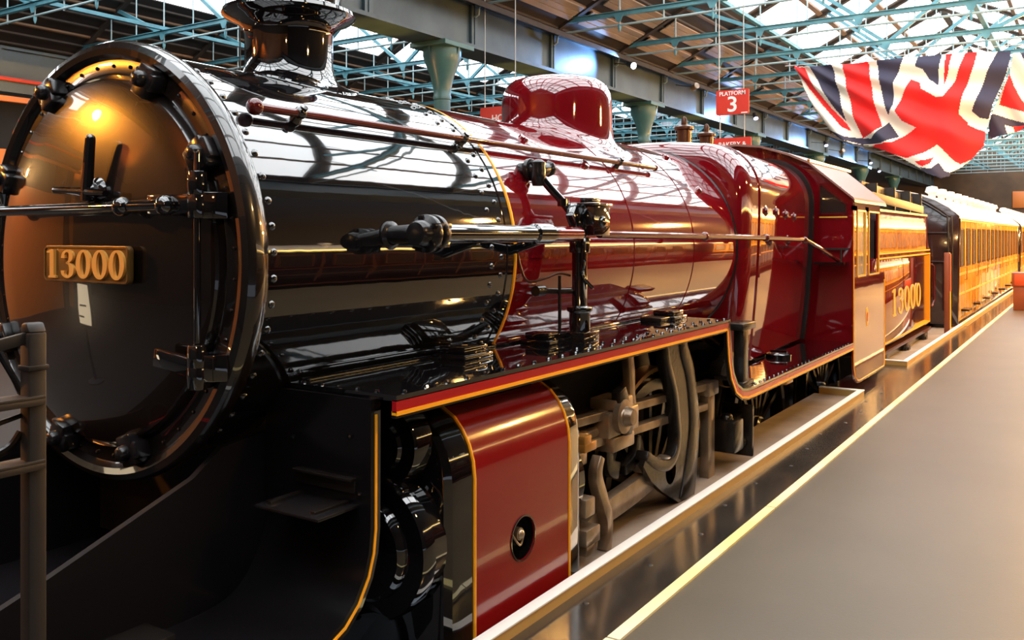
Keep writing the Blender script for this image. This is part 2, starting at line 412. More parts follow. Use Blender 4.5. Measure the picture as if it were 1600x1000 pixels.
# ================================================================== THE LOCOMOTIVE
B = 1.643                                            # boiler centre above the platform
loco = thing('steam_locomotive', 'large crimson and black steam locomotive with number plate 13000 on its round front', 'locomotive', (0, 4.2, -1.0))
def part(mb, name, mats, parent=loco, **k): return mb.build(name, mats, parent, **k)
def spline(pts, n=8):
    out = []
    for i in range(len(pts) - 1):
        p0 = pts[max(i-1, 0)]; p1 = pts[i]; p2 = pts[i+1]; p3 = pts[min(i+2, len(pts)-1)]
        for k in range(n):
            t = k / n
            out.append(tuple(.5 * ((2*b) + (-a+c)*t + (2*a-5*b+4*c-d)*t*t + (-a+3*b-3*c+d)*t**3) for a, b, c, d in zip(p0, p1, p2, p3)))
    out.append(tuple(pts[-1])); return out
def stroke(mb, pts, fn, d, closed=False):
    """pts: (a, b, width) centre line; extruded strip of changing width"""
    n = len(pts); vs = []; d = Vector(d)
    for i, (a, b, w_) in enumerate(pts):
        p = pts[(i-1) % n] if closed else pts[max(i-1, 0)]; q = pts[(i+1) % n] if closed else pts[min(i+1, n-1)]
        ta, tb = q[0]-p[0], q[1]-p[1]; l = math.hypot(ta, tb) or 1; na, nb = -tb/l, ta/l
        for s_ in (-.5, .5):
            v = Vector(fn(a + na*w_*s_, b + nb*w_*s_)); vs += [v, v + d]
    fs = []
    for i in range(n if closed else n - 1):
        j = (i + 1) % n; a, b = i*4, j*4
        fs += [(a, b, b+2, a+2), (a+1, a+3, b+3, b+1), (a, a+1, b+1, b), (a+2, b+2, b+3, a+3)]
    if not closed: fs += [(0, 2, 3, 1), (n*4-4, n*4-3, n*4-1, n*4-2)]
    mb.add(vs, fs)
def numeral(ch, fn, d):
    """one serif figure of height 1, centred on a=0"""
    mb = MB()
    if ch == '0':
        P = []
        for k in range(28):
            t = 2*PI*k/28; c, s_ = math.cos(t), math.sin(t)
            P.append((.20*c, .5 + .455*s_, .075 + .085*abs(c)**1.3))
        stroke(mb, P, fn, d, True)
    elif ch == '1':
        mb.prism([(-.10, .0), (.19, .0), (.19, .06), (.115, .09), (.115, 1.0), (.02, 1.0), (-.17, .93), (-.17, .88), (-.045, .88), (-.045, .09), (-.10, .06)], fn, d)
    else:
        P = spline([(-.17, .70, .15), (-.15, .86, .10), (-.01, .955, .07), (.12, .87, .13), (.13, .70, .15), (.06, .58, .08), (-.03, .535, .05), (.07, .50, .08), (.155, .36, .16), (.15, .18, .16), (.06, .06, .09), (-.06, .045, .06), (-.17, .14, .10), (-.18, .26, .15)], 5)
        stroke(mb, P, fn, d)
    return mb

# --- smokebox, ring and door
sb = part(MB().lathe([(.0, .05), (.90, .05), (.90, 1.80), (.893, 1.80), (.893, 1.83), (0, 1.83)], (0, 0, B), 'y', 96), 'smokebox', 'black_gloss')
part(MB().lathe([(.896, 1.74), (.906, 1.745), (.906, 1.80), (.896, 1.805)], (0, 0, B), 'y', 96), 'smokebox_band', 'black_gloss', sb)
part(MB().lathe([(.897, 1.818), (.905, 1.822), (.905, 1.836), (.897, 1.84)], (0, 0, B), 'y', 96), 'lining', 'lining_yellow', sb)
rv = MB().lathe([(0, .011), (.008, .0105), (.014, .006), (.017, 0)], (0, 0, 0), n=10).mesh('rivet', 'black_gloss')
def ring_rivets(me, y, r, n, a0, a1, parent, name='rivet'):
    for k in range(n):
        a = a0 + (a1 - a0) * k / (n - 1)
        inst(name, me, (r*math.cos(a), y, B + r*math.sin(a)), parent, (0, PI/2 - a, 0))
ring_rivets(rv, .115, .899, 48, R(-62), R(242), sb)
ring_rivets(rv, 1.60, .899, 36, R(-60), R(160), sb)
ring_rivets(rv, 1.69, .899, 36, R(-57), R(163), sb)
ring = part(MB().lathe([(.89, .10), (.905, .085), (.925, .06), (.937, .03), (.938, -.005), (.925, -.03), (.90, -.042), (.875, -.036), (.862, -.018), (.855, -.012), (.80, -.012), (.79, -.018), (.78, -.012), (.70, .01)], (0, 0, B), 'y', 112), 'front_ring', 'door_black')
bolt = MB().sphere((0, 0, 0), .0085, 8).mesh('ring_bolt', 'black_gloss')
for k in range(44):
    a = 2*PI*(k + .5)/44; inst('ring_bolt', bolt, (.828*math.cos(a), -.013, B + .828*math.sin(a)), ring)
door = part(MB().lathe([(.772, .01), (.772, -.03), (.762, -.048), (.74, -.056), (.62, -.078), (.50, -.094), (.35, -.110), (.20, -.119), (.08, -.123), (0, -.124)], (0, 0, B), 'y', 112), 'smokebox_door', 'door_black')
def dog(a):
    u = Vector((math.cos(a), 0, math.sin(a))); t = Vector((-u.z, 0, u.x)); c = Vector((0, -.04, B))
    b = MB()
    p = c + u * .825
    b.bar(p - u*.085 + Vector((0, -.02, 0)), p + u*.045 + Vector((0, -.005, 0)), .095, .07, (0, 1, 0))
    b.bar(p - u*.01 + Vector((0, -.045, 0)), p - u*.01 + Vector((0, .03, 0)), .13, .075, u)
    b.lathe([(0, -.085), (.030, -.083), (.036, -.06), (.036, -.03), (0, -.028)], (p.x - u.x*.01, p.y, p.z - u.z*.01), 'y', 8)
    return b
for a in (64, 115, 153, 207, 252, 288, -30 + 360):
    part(dog(R(a)), 'door_clamp', 'black_satin', ring, bevel=.016)
part(dog(R(31)), 'door_clamp', 'black_satin', ring, bevel=.016)
# hinge post and straps on the right, cross rail with ball ends
hg = MB().tube([(.735, -.11, B - .46), (.735, -.11, B + .42)], .014, 10)
for z in (B + .22, B - .42, B - .35, B + .30): hg.lathe([(0, -.05), (.035, -.048), (.038, 0), (.035, .048), (0, .05)], (.735, -.11, z), 'z', 14)
hg.bar((.735, -.09, B + .22), (.80, -.02, B + .22), .08, .10); hg.bar((.735, -.09, B - .39), (.80, -.02, B - .39), .08, .10)
part(hg, 'hinge', 'black_gloss', door, bevel=.004)
part(MB().bar((.735, -.115, B + .225), (.50, -.145, B + .225), .035, .075).bar((.5, -.13, B+.225), (.18, -.155, B+.225), .012, .03), 'hinge_strap', 'black_gloss', door, bevel=.006)
part(MB().bar((.735, -.115, B - .39), (.52, -.13, B - .36), .035, .07), 'hinge_strap', 'black_gloss', door, bevel=.006)
rail = MB().tube([(-.60, -.17, B + .215), (.62, -.155, B + .222)], .022, 12)
for x in (-.60, .35, .62): rail.sphere((x, -.165, B + .22), .040, 14).tube([(x, -.165, B + .22), (x, -.05, B + .22)], .018, 8)
part(rail, 'cross_rail', 'black_gloss', door)
dart = MB().lathe([(0, -.165), (.03, -.163), (.042, -.15), (.04, -.13), (.06, -.115), (.07, -.09)], (.10, 0, B + .285), 'y', 20)
part(dart, 'dart_boss', 'black_gloss', door)
part(MB().tube([(.10, -.158, B + .25), (.105, -.16, B + .30), (.125, -.158, B + .50)], [.024, .024, .02], 10).sphere((.125, -.158, B + .50), .02), 'dart_handle', 'black_gloss', door)
part(MB().tube([(-.12, -.165, B + .298), (.10, -.165, B + .285), (.24, -.165, B + .275)], [.014, .018, .014], 10), 'dart_handle', 'black_gloss', door)
# number plate
plx, plz, pw, ph, py = .072, 1.632, .60, .152, -.128
plate = MB()
def rrect(w_, h_, r_, n=5):
    P = []
    for cx, cz, a in ((w_/2-r_, h_/2-r_, 0), (-w_/2+r_, h_/2-r_, 90), (-w_/2+r_, -h_/2+r_, 180), (w_/2-r_, -h_/2+r_, 270)):
        P += [(cx + r_*math.cos(R(a + 90*k/n)), cz + r_*math.sin(R(a + 90*k/n))) for k in range(n + 1)]
    return P
plate.prism(rrect(pw, ph, .022), lambda a, b: (plx + a, py, plz + b), (0, -.022, 0))
npo = part(plate, 'number_plate', 'brass_plate', door, bevel=.003)
npo['label'] = 'cast brass number plate 13000'
rim = MB(); P = rrect(pw - .014, ph - .014, .018)
stroke(rim, [(a, b, .008) for a, b in P], lambda a, b: (plx + a, py - .022, plz + b), (0, -.004, 0), True)
part(rim, 'plate_rim', 'brass_plate', door)
DIG = '13000'
for i, ch in enumerate(DIG):
    cx = -.222 + i * .114 - (.008 if i == 0 else 0)
    mb = numeral(ch, lambda a, b: (plx + cx + a * .185, py - .020, plz - .060 + b * .120), (0, -.014, 0))
    part(mb, 'numeral', 'gold_digit', door)

# --- chimney
def draped(x0, y0, rings, n=64, zr=.90):
    """turned body whose foot follows the barrel: rings of (radius, flat height, drape lift, share of flat)"""
    secs = []
    for r_, hf, lift, k in rings:
        q = []
        for i in range(n):
            a = 2*PI*i/n; x = x0 + r_*math.cos(a); y = y0 + r_*math.sin(a)
            zd = B + math.sqrt(max(zr*zr - x*x, .01)) + lift
            q.append((x, y, k * hf + (1 - k) * zd))
        secs.append(q)
    return MB().loft(secs, caps=False)
ch = draped(0, 1.03, [(.365, 0, -.01, 0), (.36, 0, .008, 0), (.31, 0, .012, 0), (.265, 0, .022, 0), (.240, 2.60, .05, .15), (.230, 2.62, .08, .5), (.226, 2.66, 0, 1), (.226, 2.79, 0, 1), (.232, 2.815, 0, 1), (.252, 2.842, 0, 1), (.29, 2.866, 0, 1), (.328, 2.882, 0, 1), (.343, 2.897, 0, 1), (.338, 2.915, 0, 1), (.31, 2.926, 0, 1), (.275, 2.932, 0, 1), (.266, 2.945, 0, 1), (.27, 3.00, 0, 1), (.258, 3.01, 0, 1), (.22, 3.005, 0, 1), (.21, 2.8, 0, 1), (.20, 2.55, 0, 1)])
chim = part(ch, 'chimney', 'black_gloss')
# --- boiler barrel
barrel = part(MB().lathe([(.80, 1.83), (.90, 1.832), (.90, 5.46), (.80, 5.46)], (0, 0, B), 'y', 96), 'boiler_barrel', 'crimson')
for y in (3.36, 4.45):
    part(MB().lathe([(.898, y - .03), (.9045, y - .028), (.9045, y + .028), (.898, y + .03)], (0, 0, B), 'y', 96), 'boiler_band', 'crimson', barrel)
part(MB().lathe([(.897, 5.40), (.908, 5.405), (.908, 5.44), (.897, 5.445)], (0, 0, B), 'y', 96), 'boiler_band', 'black_satin', barrel)
dm = draped(0, 3.82, [(.54, 0, -.01, 0), (.535, 0, .006, 0), (.495, 0, .012, 0), (.462, 0, .03, 0), (.445, 0, .06, 0), (.437, 2.66, .1, .4), (.434, 2.70, 0, 1), (.432, 2.79, 0, 1), (.424, 2.85, 0, 1), (.400, 2.905, 0, 1), (.355, 2.947, 0, 1), (.28, 2.973, 0, 1), (.16, 2.986, 0, 1), (.001, 2.990, 0, 1)])
part(dm, 'dome', 'crimson', smooth=60)
for a, y in ((52, 2.45), (40, 3.0), (46, 4.05), (33, 4.9), (60, 4.9)):
    part(MB().lathe([(0, .022), (.03, .02), (.036, 0)], (0, 0, 0), n=14), 'inspection_plug', 'crimson', barrel)
    o = [c for c in barrel.children][-1]; o.location = (.899*math.cos(R(a)), y, B + .899*math.sin(R(a))); o.rotation_euler = (0, PI/2 - R(a), 0)
# --- Belpaire firebox
def fb_sec(y, hw, zt, rc, zb=.60, ins=0):
    hw -= ins; zt -= ins; P = []
    for k in range(9):
        t = k / 8; P.append((hw - .10 * (1-t)**2, y, zb + (zt - rc - zb) * t))
    for k in range(1, 13):
        a = R(90 * k / 12); P.append((hw - rc + rc*math.cos(a), y, zt - rc + rc*math.sin(a)))
    for k in range(1, 5):
        P.append(((hw - rc) * (1 - k/4), y, zt + .035 * (1 - (1 - k/4)**2)))
    return P + [(-p[0], p[1], p[2]) for p in reversed(P[:-1])]
st_ = [(5.42, .99, .20), (5.425, .99, .13), (5.44, .99, .07), (5.48, .985, .025), (5.54, .98, .004), (5.62, .978, 0), (6.6, .94, 0), (7.95, .885, 0)]
secs = [fb_sec(y, hw, 2.60 - .012*(y-5.5), .46, ins=i_) for y, hw, i_ in st_]
fbx = part(MB().loft(secs), 'firebox', 'crimson', smooth=50)
for y, hw, mt in ((5.86, .968, 'crimson'), (7.86, .889, 'black_satin')):
    t = .045 if mt == 'black_satin' else .014
    part(MB().loft([fb_sec(yy, hw + e, 2.60 - .012*(y-5.5) + e, .46 + e) for yy, e in ((y - .03, 0), (y - .025, t), (y + .025, t), (y + .03, 0))]), 'firebox_band', mt, fbx, smooth=50)
for y, z in ((6.05, 1.98), (6.42, 1.98), (6.80, 1.96), (7.15, 1.94), (6.2, 1.70), (6.9, 1.70)):
    hw = .978 - (y - 5.62) * .04
    part(MB().lathe([(0, .03), (.03, .03), (.035, .01), (.05, .008), (.055, 0)], (hw - .004, y, z), 'x', 14), 'washout_plug', 'crimson_rod', fbx)
for y, z0 in ((6.42, 2.60), (7.05, 2.59)):
    part(MB().lathe([(.12, -.05), (.115, .02), (.075, .03), (.075, .20), (.10, .21), (.10, .235), (.07, .25), (.03, .26), (.03, .31), (.018, .34), (0, .345)], (0, y, z0 + .03), 'z', 24), 'safety_valve', 'dark_bronze')
# --- frames, saddle, buffer beam
fr_prof = [(-.95, .50), (-.636, .60), (-.046, .811), (.09, .905), (.36, .93), (4.1, .93), (4.3, .50), (9.6, .50), (9.6, -.55), (-.95, -.55)]
for x in (.60, -.63):
    part(MB().prism(fr_prof, lambda a, b: (x, a, b), (.03, 0, 0)), 'frame_plate', 'frame_black')
part(MB().box(-.60, .60, .34, 1.65, .30, 1.0).box(-.60, .60, 2, 9.4, -.2, .45), 'smokebox_saddle', 'black_dull')
part(MB().box(-1.25, 1.25, -1.02, -.96, -.28, .24), 'buffer_beam', 'bright_red', bevel=.008)
for x in (-.88, .88):
    part(MB().lathe([(.16, 0), (.13, -.06), (.10, -.30), (.07, -.31), (.07, -.45), (.22, -.46), (.22, -.49), (0, -.51)], (x, -1.02, -.02), 'y', 28), 'buffer', 'iron')
# --- running plate
pathR = [(.34, 1.140), (4.00, 1.140)]
pathS = [(4.00, 1.140), (4.045, 1.132), (4.065, 1.10), (4.078, 1.0), (4.10, .86), (4.145, .74), (4.23, .645), (4.34, .597), (4.47, .578), (4.62, .575), (8.02, .575)]
full = pathR + pathS[1:]
for sg in (1, -1):
    xo, xi, x3 = 1.322 * sg, .56 * sg, 1.300 * sg
    rp = part(MB().ribbon(pathR + [(4.06, 1.14)], min(xi, xo), max(xi, xo), 0, .022).ribbon([(4.04, 1.13)] + pathS[3:], min(.66*sg, xo), max(.66*sg, xo), 0, .022), 'running_plate', 'black_gloss', smooth=50)
    if sg > 0: RP = rp
    part(MB().ribbon(full, min(x3, xo), max(x3, xo), .018, .066), 'valance', 'bright_red', rp, smooth=50)
    part(MB().ribbon(full, min(1.298*sg, 1.325*sg), max(1.298*sg, 1.325*sg), .061, .077), 'lining', 'lining_yellow', rp, smooth=50)
    part(MB().ribbon(full, min(1.296*sg, 1.319*sg), max(1.296*sg, 1.319*sg), .076, .088), 'valance_edge', 'black_satin', rp, smooth=50)
    fd = [(-.95, .262), (-.02, .262), (.08, .272), (.16, .305), (.23, .365), (.285, .45), (.312, .53), (.323, .62), (.325, 1.12)]
    dp = part(MB().ribbon(fd, min(.64*sg, 1.225*sg), max(.64*sg, 1.225*sg), -.02, .0), 'front_drop_plate', 'black_soft', smooth=50)
    part(MB().ribbon(fd[:-1] + [(.325, 1.06)], min(1.215*sg, 1.229*sg), max(1.215*sg, 1.229*sg), .002, .013), 'lining', 'lining_yellow', dp, smooth=50)
    part(MB().ribbon(fd, min(1.16*sg, 1.225*sg), max(1.16*sg, 1.225*sg), 0.0, .035), 'edge_angle', 'black_gloss', dp, smooth=50)
rvs = MB().sphere((0, 0, 0), .0125, 8, .8).mesh('plate_rivet', 'black_gloss')
for k in range(27): inst('plate_rivet', rvs, (1.292, .42 + k * .138, 1.142), RP)
for k in range(14): inst('plate_rivet', rvs, (1.215, 1.95 + k * .15, 1.142), RP)
for k in range(27): inst('plate_rivet', rvs, (1.292, 4.72 + k * .122, .577), RP)
for k in range(6): inst('plate_rivet', rvs, (.70 + k * .1, .365, 1.142), RP)
for x, z in ((1.12, .968), (1.17, .75), (.80, .93), (1.12, .45)):
    inst('plate_rivet', rvs, (x, .303, z), RP)
# angle where the boiler meets the plate, lids, boxes
part(MB().box(.70, .74, .40, 5.2, 1.138, 1.19).box(.74, .80, .40, 5.2, 1.138, 1.152), 'angle_iron', 'black_gloss', RP, bevel=.004)
for x, y in ((.93, 2.10), (.90, 1.35), (.93, 3.85)):
    part(MB().box(x - .10, x + .10, y - .12, y + .12, 1.138, 1.168).box(x - .08, x + .08, y - .10, y + .10, 1.168, 1.205), 'filler_lid', 'black_gloss', RP, bevel=.008)
part(MB().box(.84, 1.0, 3.55, 3.72, 1.138, 1.17), 'filler_lid', 'iron', RP, bevel=.006)
part(MB().box(1.17, 1.29, 4.44, 4.70, .575, .62).box(1.19, 1.27, 4.50, 4.62, .62, 1.02).box(1.16, 1.30, 4.40, 4.72, 1.02, 1.075), 'sand_pipe_box', 'iron', bevel=.006)
part(MB().lathe([(.12, 0), (.12, .03), (.09, .045), (0, .05)], (.98, 6.4, .575), 'z', 20).bar((.9, 6.4, .63), (1.06, 6.4, .63), .02, .02), 'filler_lid', 'black_gloss', RP)
part(MB().bar((1.22, 5.55, .50), (1.22, 5.75, .50), .16, .10), 'step_bracket', 'bronze', bevel=.006)
# --- handrails
hr = MB().tube([(.70, .20, 2.272), (.70, 4.12, 2.272)], .0185, 12).sphere((.70, .195, 2.272), .036, 14).sphere((.70, 4.12, 2.272), .026, 12)
hro = part(hr, 'boiler_handrail', 'crimson_rod')
part(MB().tube([(-.70, .20, 2.272), (-.70, 4.12, 2.272)], .0185, 12).sphere((-.70, .195, 2.272), .036, 14), 'boiler_handrail', 'black_gloss')
for y in (.44, 1.62, 3.50):
    u = Vector((.70, 0, 2.272 - B)).normalized(); c = Vector((0, y, B))
    part(MB().tube([c + u*.90, c + u*.93, c + u*.96, c + u*.98], [.030, .020, .016, .018], 10).sphere(c + u*.945, .030, 12), 'handrail_pillar', 'black_gloss', hro)
lr = MB().tube(spline([(1.09, 2.45, 1.755), (1.08, 5.0, 1.735), (1.07, 6.6, 1.715), (1.08, 7.0, 1.70), (1.12, 7.35, 1.62), (1.17, 8.05, 1.46)], 6), .023, 10)
for y, z in ((4.18, 1.742), (5.67, 1.728), (6.95, 1.703)): lr.sphere((1.08, y, z), .036, 12)
part(lr, 'reversing_rod', 'crimson_rod')
# --- ejector exhaust pipe with its flange
ep = MB().tube([(1.09, .88, 1.758), (1.09, 1.90, 1.758)], .044, 18).lathe([(.044, 1.70), (.055, 1.71), (.055, 1.86), (.044, 1.87)], (1.09, 0, 1.758), 'y', 18)
epo = part(ep, 'ejector_pipe', 'black_gloss')
part(MB().tube([(1.09, 1.88, 1.758), (1.085, 2.20, 1.758)], .042, 16), 'pipe_lagging', 'crimson', epo)
fg = MB().lathe([(0, .735), (.05, .735), (.06, .76), (.06, .79), (.085, .80), (.085, .825), (.062, .83), (.062, .845), (.085, .85), (.085, .875), (.06, .885), (.05, .93), (.044, .94)], (1.09, 0, 1.758), 'y', 24)
fg.tube(spline([(1.09, .80, 1.758), (1.05, .775, 1.758), (.97, .79, 1.755), (.86, .80, 1.75)], 4), .042, 14)
fg.lathe([(.065, -.02), (.065, .0), (.045, .01)], (.90, .80, 1.75), 'x', 18)
for k in range(5):
    a = 2*PI*k/5 + .5; fg.bar((1.09 + .072*math.cos(a), .785, 1.758 + .072*math.sin(a)), (1.09 + .072*math.cos(a), .90, 1.758 + .072*math.sin(a)), .022, .022)
part(fg, 'pipe_flange', 'black_satin', epo, bevel=.002)
for y in (1.20, 1.78):
    part(MB().bar((1.09, y, 1.73), (.88, y, 1.66), .03, .05), 'pipe_bracket', 'black_gloss', epo, bevel=.004)
# --- clack valve, delivery pipe, lubricator and pillar
pl_ = part(MB().box(.97, 1.13, 2.19, 2.37, 1.138, 1.20).lathe([(.062, .06), (.062, .17), (.075, .175), (.075, .20), (.045, .205), (.045, .55)], (1.05, 2.28, 1.138), 'z', 20).tube([(1.05, 2.28, 1.65), (1.05, 2.28, 1.74)], .06, 16), 'feed_pillar', 'black_gloss', bevel=.004)
pp = spline([(1.05, 2.28, 1.40), (1.06, 2.26, 1.62), (1.07, 2.28, 1.74), (1.04, 2.25, 1.84), (.98, 2.21, 1.94), (.92, 2.17, 2.02), (.88, 2.14, 2.08)], 6)
part(MB().tube(pp, .024, 12).lathe([(.034, -.022), (.034, .022)], (.98, 2.21, 1.94), 'z', 12), 'feed_pipe', 'black_gloss')
cv = MB().tube([(.74, 2.12, 2.13), (.88, 2.12, 2.13)], .042, 16).lathe([(0, -.08), (.032, -.08), (.042, -.04), (.046, 0), (.042, .035), (.046, .055), (.026, .07), (0, .075)], (.865, 2.12, 2.115), 'z', 18)
cv.lathe([(.066, 0), (.066, .025), (.04, .03)], (.80, 2.12, 2.13), 'x', 18).tube([(.87, 2.12, 2.115), (.87, 2.22, 2.14)], .038, 14).lathe([(0, .135), (.044, .13), (.050, .105), (.038, .09)], (.87, 2.12, 2.14), 'y', 8)
part(cv, 'clack_valve', 'black_satin', bevel=.002)
lb = MB().box(1.00, 1.14, 2.29, 2.49, 1.75, 1.92).box(.99, 1.15, 2.27, 2.51, 1.92, 1.94).box(1.03, 1.11, 2.32, 2.42, 1.94, 1.97)
lb.lathe([(0, .03), (.022, .03), (.026, 0)], (1.07, 2.44, 1.94), 'z', 10).lathe([(0, .02), (.03, .018), (.034, 0)], (1.14, 2.39, 1.83), 'x', 12)
lb.bar((1.05, 2.18, 1.90), (1.03, 2.30, 1.78), .05, .10)
lub = part(lb, 'lubricator_box', 'black_gloss', bevel=.006)
part(MB().tube(spline([(1.06, 2.32, 1.75), (1.11, 2.22, 1.72), (1.12, 2.20, 1.60), (1.09, 2.24, 1.52), (1.12, 2.30, 1.45)], 6), .011, 8), 'oil_pipe', 'black_gloss', lub)
part(MB().tube(spline([(.90, 1.84, 1.70), (.905, 1.86, 1.60), (.93, 1.90, 1.50), (.97, 2.02, 1.51), (1.00, 2.12, 1.535), (1.02, 2.22, 1.52)], 6), .007, 8), 'oil_pipe', 'dark_bronze', lub)
part(MB().tube([(.98, 2.17, 1.15), (.98, 2.17, 1.52)], .010, 8).tube([(.94, 2.02, 1.44), (.96, 2.18, 1.43), (1.04, 2.28, 1.43)], .016, 8).lathe([(0, -.05), (.03, -.05), (.03, .03), (0, .03)], (.94, 2.02, 1.44), 'y', 12), 'drain_cock', 'iron', lub)
part(MB().bar((.903, 2.0, 1.63), (.903, 2.16, 1.63), .008, .012), 'works_plate', 'crimson', barrel)

# --- front step
stp = part(MB().box(.815, 1.16, .09, .325, .695, .708), 'front_step', 'black_satin', bevel=.003)
part(MB().box(.83, 1.15, .295, .31, .75, .80).box(.83, 1.15, .27, .31, .80, .812).bar((.86, .30, .70), (.86, .12, .70), .03, .04).bar((1.1, .30, .70), (1.1, .12, .70), .03, .04), 'step_bracket', 'iron', stp, bevel=.003)
part(MB().lathe([(.05, 0), (.05, .03), (.03, .05), (.02, .12), (0, .125)], (.44, -.42, .33), 'z', 16).box(.38, .50, -.50, -.36, .27, .33), 'lamp_iron', 'bronze', bevel=.003)
part(MB().box(.60, .80, -.42, -.25, .27, .33).box(.62, .70, -.46, -.42, .28, .31), 'front_lug', 'iron', bevel=.006)
part(MB().box(-.60, .60, -.95, .30, .22, .26), 'front_platform', 'frame_black')

# --- cylinder with lined casing
CS = [(.64, -.34), (1.20, -.34), (1.27, -.31), (1.30, -.24), (1.30, .10), (1.30, .45), (1.30, .70), (1.292, .77), (1.27, .84), (1.235, .90), (1.19, .95), (1.13, .985), (1.06, 1.0), (.64, 1.0)]
def cs(y, ins, sg=1):
    return [((x - ins if x > 1 else x) * sg, y, z - (ins if z > .9 else 0) + (ins if z < -.2 else 0)) for x, z in CS]
cut = bpy.data.objects.new('cutter', MB().lathe([(0, -.09), (.098, -.09), (.098, .08), (0, .08)], (1.30, 1.267, .335), 'x', 40).mesh('cutter', 'black_dull')); COL.objects.link(cut)
def carve(o):
    m = o.modifiers.new('hole', 'BOOLEAN'); m.object = cut; m.solver = 'EXACT'
    bpy.context.view_layer.update()
    me = bpy.data.meshes.new_from_object(o.evaluated_get(bpy.context.evaluated_depsgraph_get()))
    o.modifiers.clear(); o.data = me
    bm = bmesh.new(); bm.from_mesh(me); bmesh.ops.remove_doubles(bm, verts=bm.verts, dist=1e-5); bmesh.ops.triangulate(bm, faces=[f for f in bm.faces if len(f.verts) > 4]); bm.to_mesh(me); bm.free()
    me.polygons.foreach_set('use_smooth', [abs(f.normal.x) < .999 for f in me.polygons]); me.set_sharp_from_angle(angle=R(20))
for sg in (1, -1):
    cyl = part(MB().loft([cs(y, i_, sg) for y, i_ in ((.70, .09), (.715, .04), (.74, .012), (.78, 0), (1.80, 0), (1.84, .012), (1.865, .04), (1.88, .09))]), 'cylinder_block', 'black_gloss', smooth=50)
    if sg < 0: continue
    pan = MB(); seg = CS[3:12]
    vs = [(x + .004 * (1 if x > 1.29 else .8), y, z + (.004 if z > .7 else 0)) for y in (.885, 1.70) for x, z in seg] + [(x - .01, y, z - .005) for y in (.885, 1.70) for x, z in seg]
    n = len(seg); q = 2 * n
    fs = []
    for i in range(n - 1):
        fs += [(i, i+1, n+i+1, n+i), (q+i, q+n+i, q+n+i+1, q+i+1), (i, q+i, q+i+1, i+1), (n+i, n+i+1, q+n+i+1, q+n+i)]
    fs += [(0, n, q+n, q), (n-1, q+n-1, q+2*n-1, 2*n-1)]
    pan.add(vs, fs)
    pano = part(pan, 'cylinder_panel', 'panel_red', cyl, smooth=50)
    carve(cyl); carve(pano)
    for y in (.878, 1.707):
        part(MB().tube([(x + .004, y, z + (.004 if z > .7 else 0)) for x, z in CS[3:13]], .0075, 8), 'lining', 'lining_yellow', cyl)
    cup = part(MB().lathe([(.1, .006), (.106, .006), (.106, .0), (.098, -.002), (.097, -.085), (0, -.085)], (1.303, 1.267, .335), 'x', 40), 'inspection_hole', 'black_gloss', cyl)
    part(MB().tube([(1.23, 1.267, .35), (1.29, 1.267, .35)], .03, 12).sphere((1.285, 1.267, .35), .025).tube(spline([(1.28, 1.21, .36), (1.29, 1.26, .30), (1.29, 1.29, .33)], 4), .006, 6), 'grease_nipple', 'motion_steel', cup)
    part(MB().lathe([(0, .50), (.20, .505), (.215, .52), (.22, .545), (.30, .55), (.31, .57), (.31, .62), (.29, .63), (.29, .72)], (.985, 0, .44), 'y', 48), 'cylinder_cover', 'black_gloss', cyl)
    part(MB().lathe([(0, .58), (.10, .585), (.11, .60), (.17, .61), (.18, .63), (.18, .72)], (1.02, 0, .86), 'y', 36), 'valve_cover', 'black_gloss', cyl)
    part(MB().lathe([(.28, 1.86), (.28, 1.92), (.20, 1.93), (.17, 1.96), (0, 1.96)], (1.0, 0, .45), 'y', 40), 'cylinder_cover', 'black_gloss', cyl)
    for z, yy in ((.64, 1.96), (.60, 2.02)):
        part(MB().box(1.16, 1.30, 1.885, yy, z, z + .05), 'gland_nut', 'bronze', cyl, bevel=.008)
bpy.data.objects.remove(cut)
# --- motion
ms = MB
xs = 1.15
part(MB().bar((xs, 1.9, .585), (xs, 4.05, .50), .07, .05, (0, 0, 1)), 'slide_bar', 'motion_steel', bevel=.006)
part(MB().bar((xs, 1.9, .73), (xs, 4.05, .645), .07, .05, (0, 0, 1)), 'slide_bar', 'motion_steel', bevel=.006)
part(MB().box(1.06, 1.24, 2.34, 2.62, .50, .585).box(1.08, 1.23, 2.30, 2.70, .585, .73).box(1.06, 1.24, 2.38, 2.60, .73, .80).lathe([(0, .05), (.05, .05), (.06, 0)], (1.23, 2.42, .70), 'x', 18), 'crosshead', 'motion_steel', bevel=.012)
part(MB().tube([(1.13, 1.9, .62), (1.13, 2.4, .62)], .035, 14), 'piston_rod', 'motion_steel')
part(MB().tube([(1.13, 1.95, .66), (1.13, 2.04, .66)], .055, 14), 'piston_gland', 'motion_steel', bevel=.01)
for bx in ((1.08, 1.22, 1.96, 2.06, .50, .57), (1.10, 1.28, 1.93, 2.04, .24, .34), (1.12, 1.29, 1.92, 2.08, .09, .18), (1.16, 1.28, 1.94, 2.04, .03, .09)):
    part(MB().box(*bx), 'drain_cock', 'motion_steel', bevel=.01)
def plate_bar(path, w_, x0, x1, name, m='motion_steel', parent=loco, bevel=.006):
    b = MB(); P = spline(path, 6) if len(path) > 2 else path
    stroke(b, [(p[0], p[1], w_ if len(p) < 3 else p[2]) for p in P], lambda a, c: (x0, a, c), (x1 - x0, 0, 0))
    return part(b, name, m, parent, bevel=bevel, smooth=40)
plate_bar([(2.17, .52, .05), (2.13, .42, .07), (2.20, .27, .075), (2.26, .14, .07), (2.24, -.02, .065)], .07, 1.20, 1.26, 'combination_lever')
plate_bar([(2.02, .09, .10), (2.30, .15, .13), (2.70, .18, .14), (3.05, .22, .14), (3.22, .24, .10)], .12, 1.13, 1.20, 'connecting_rod')
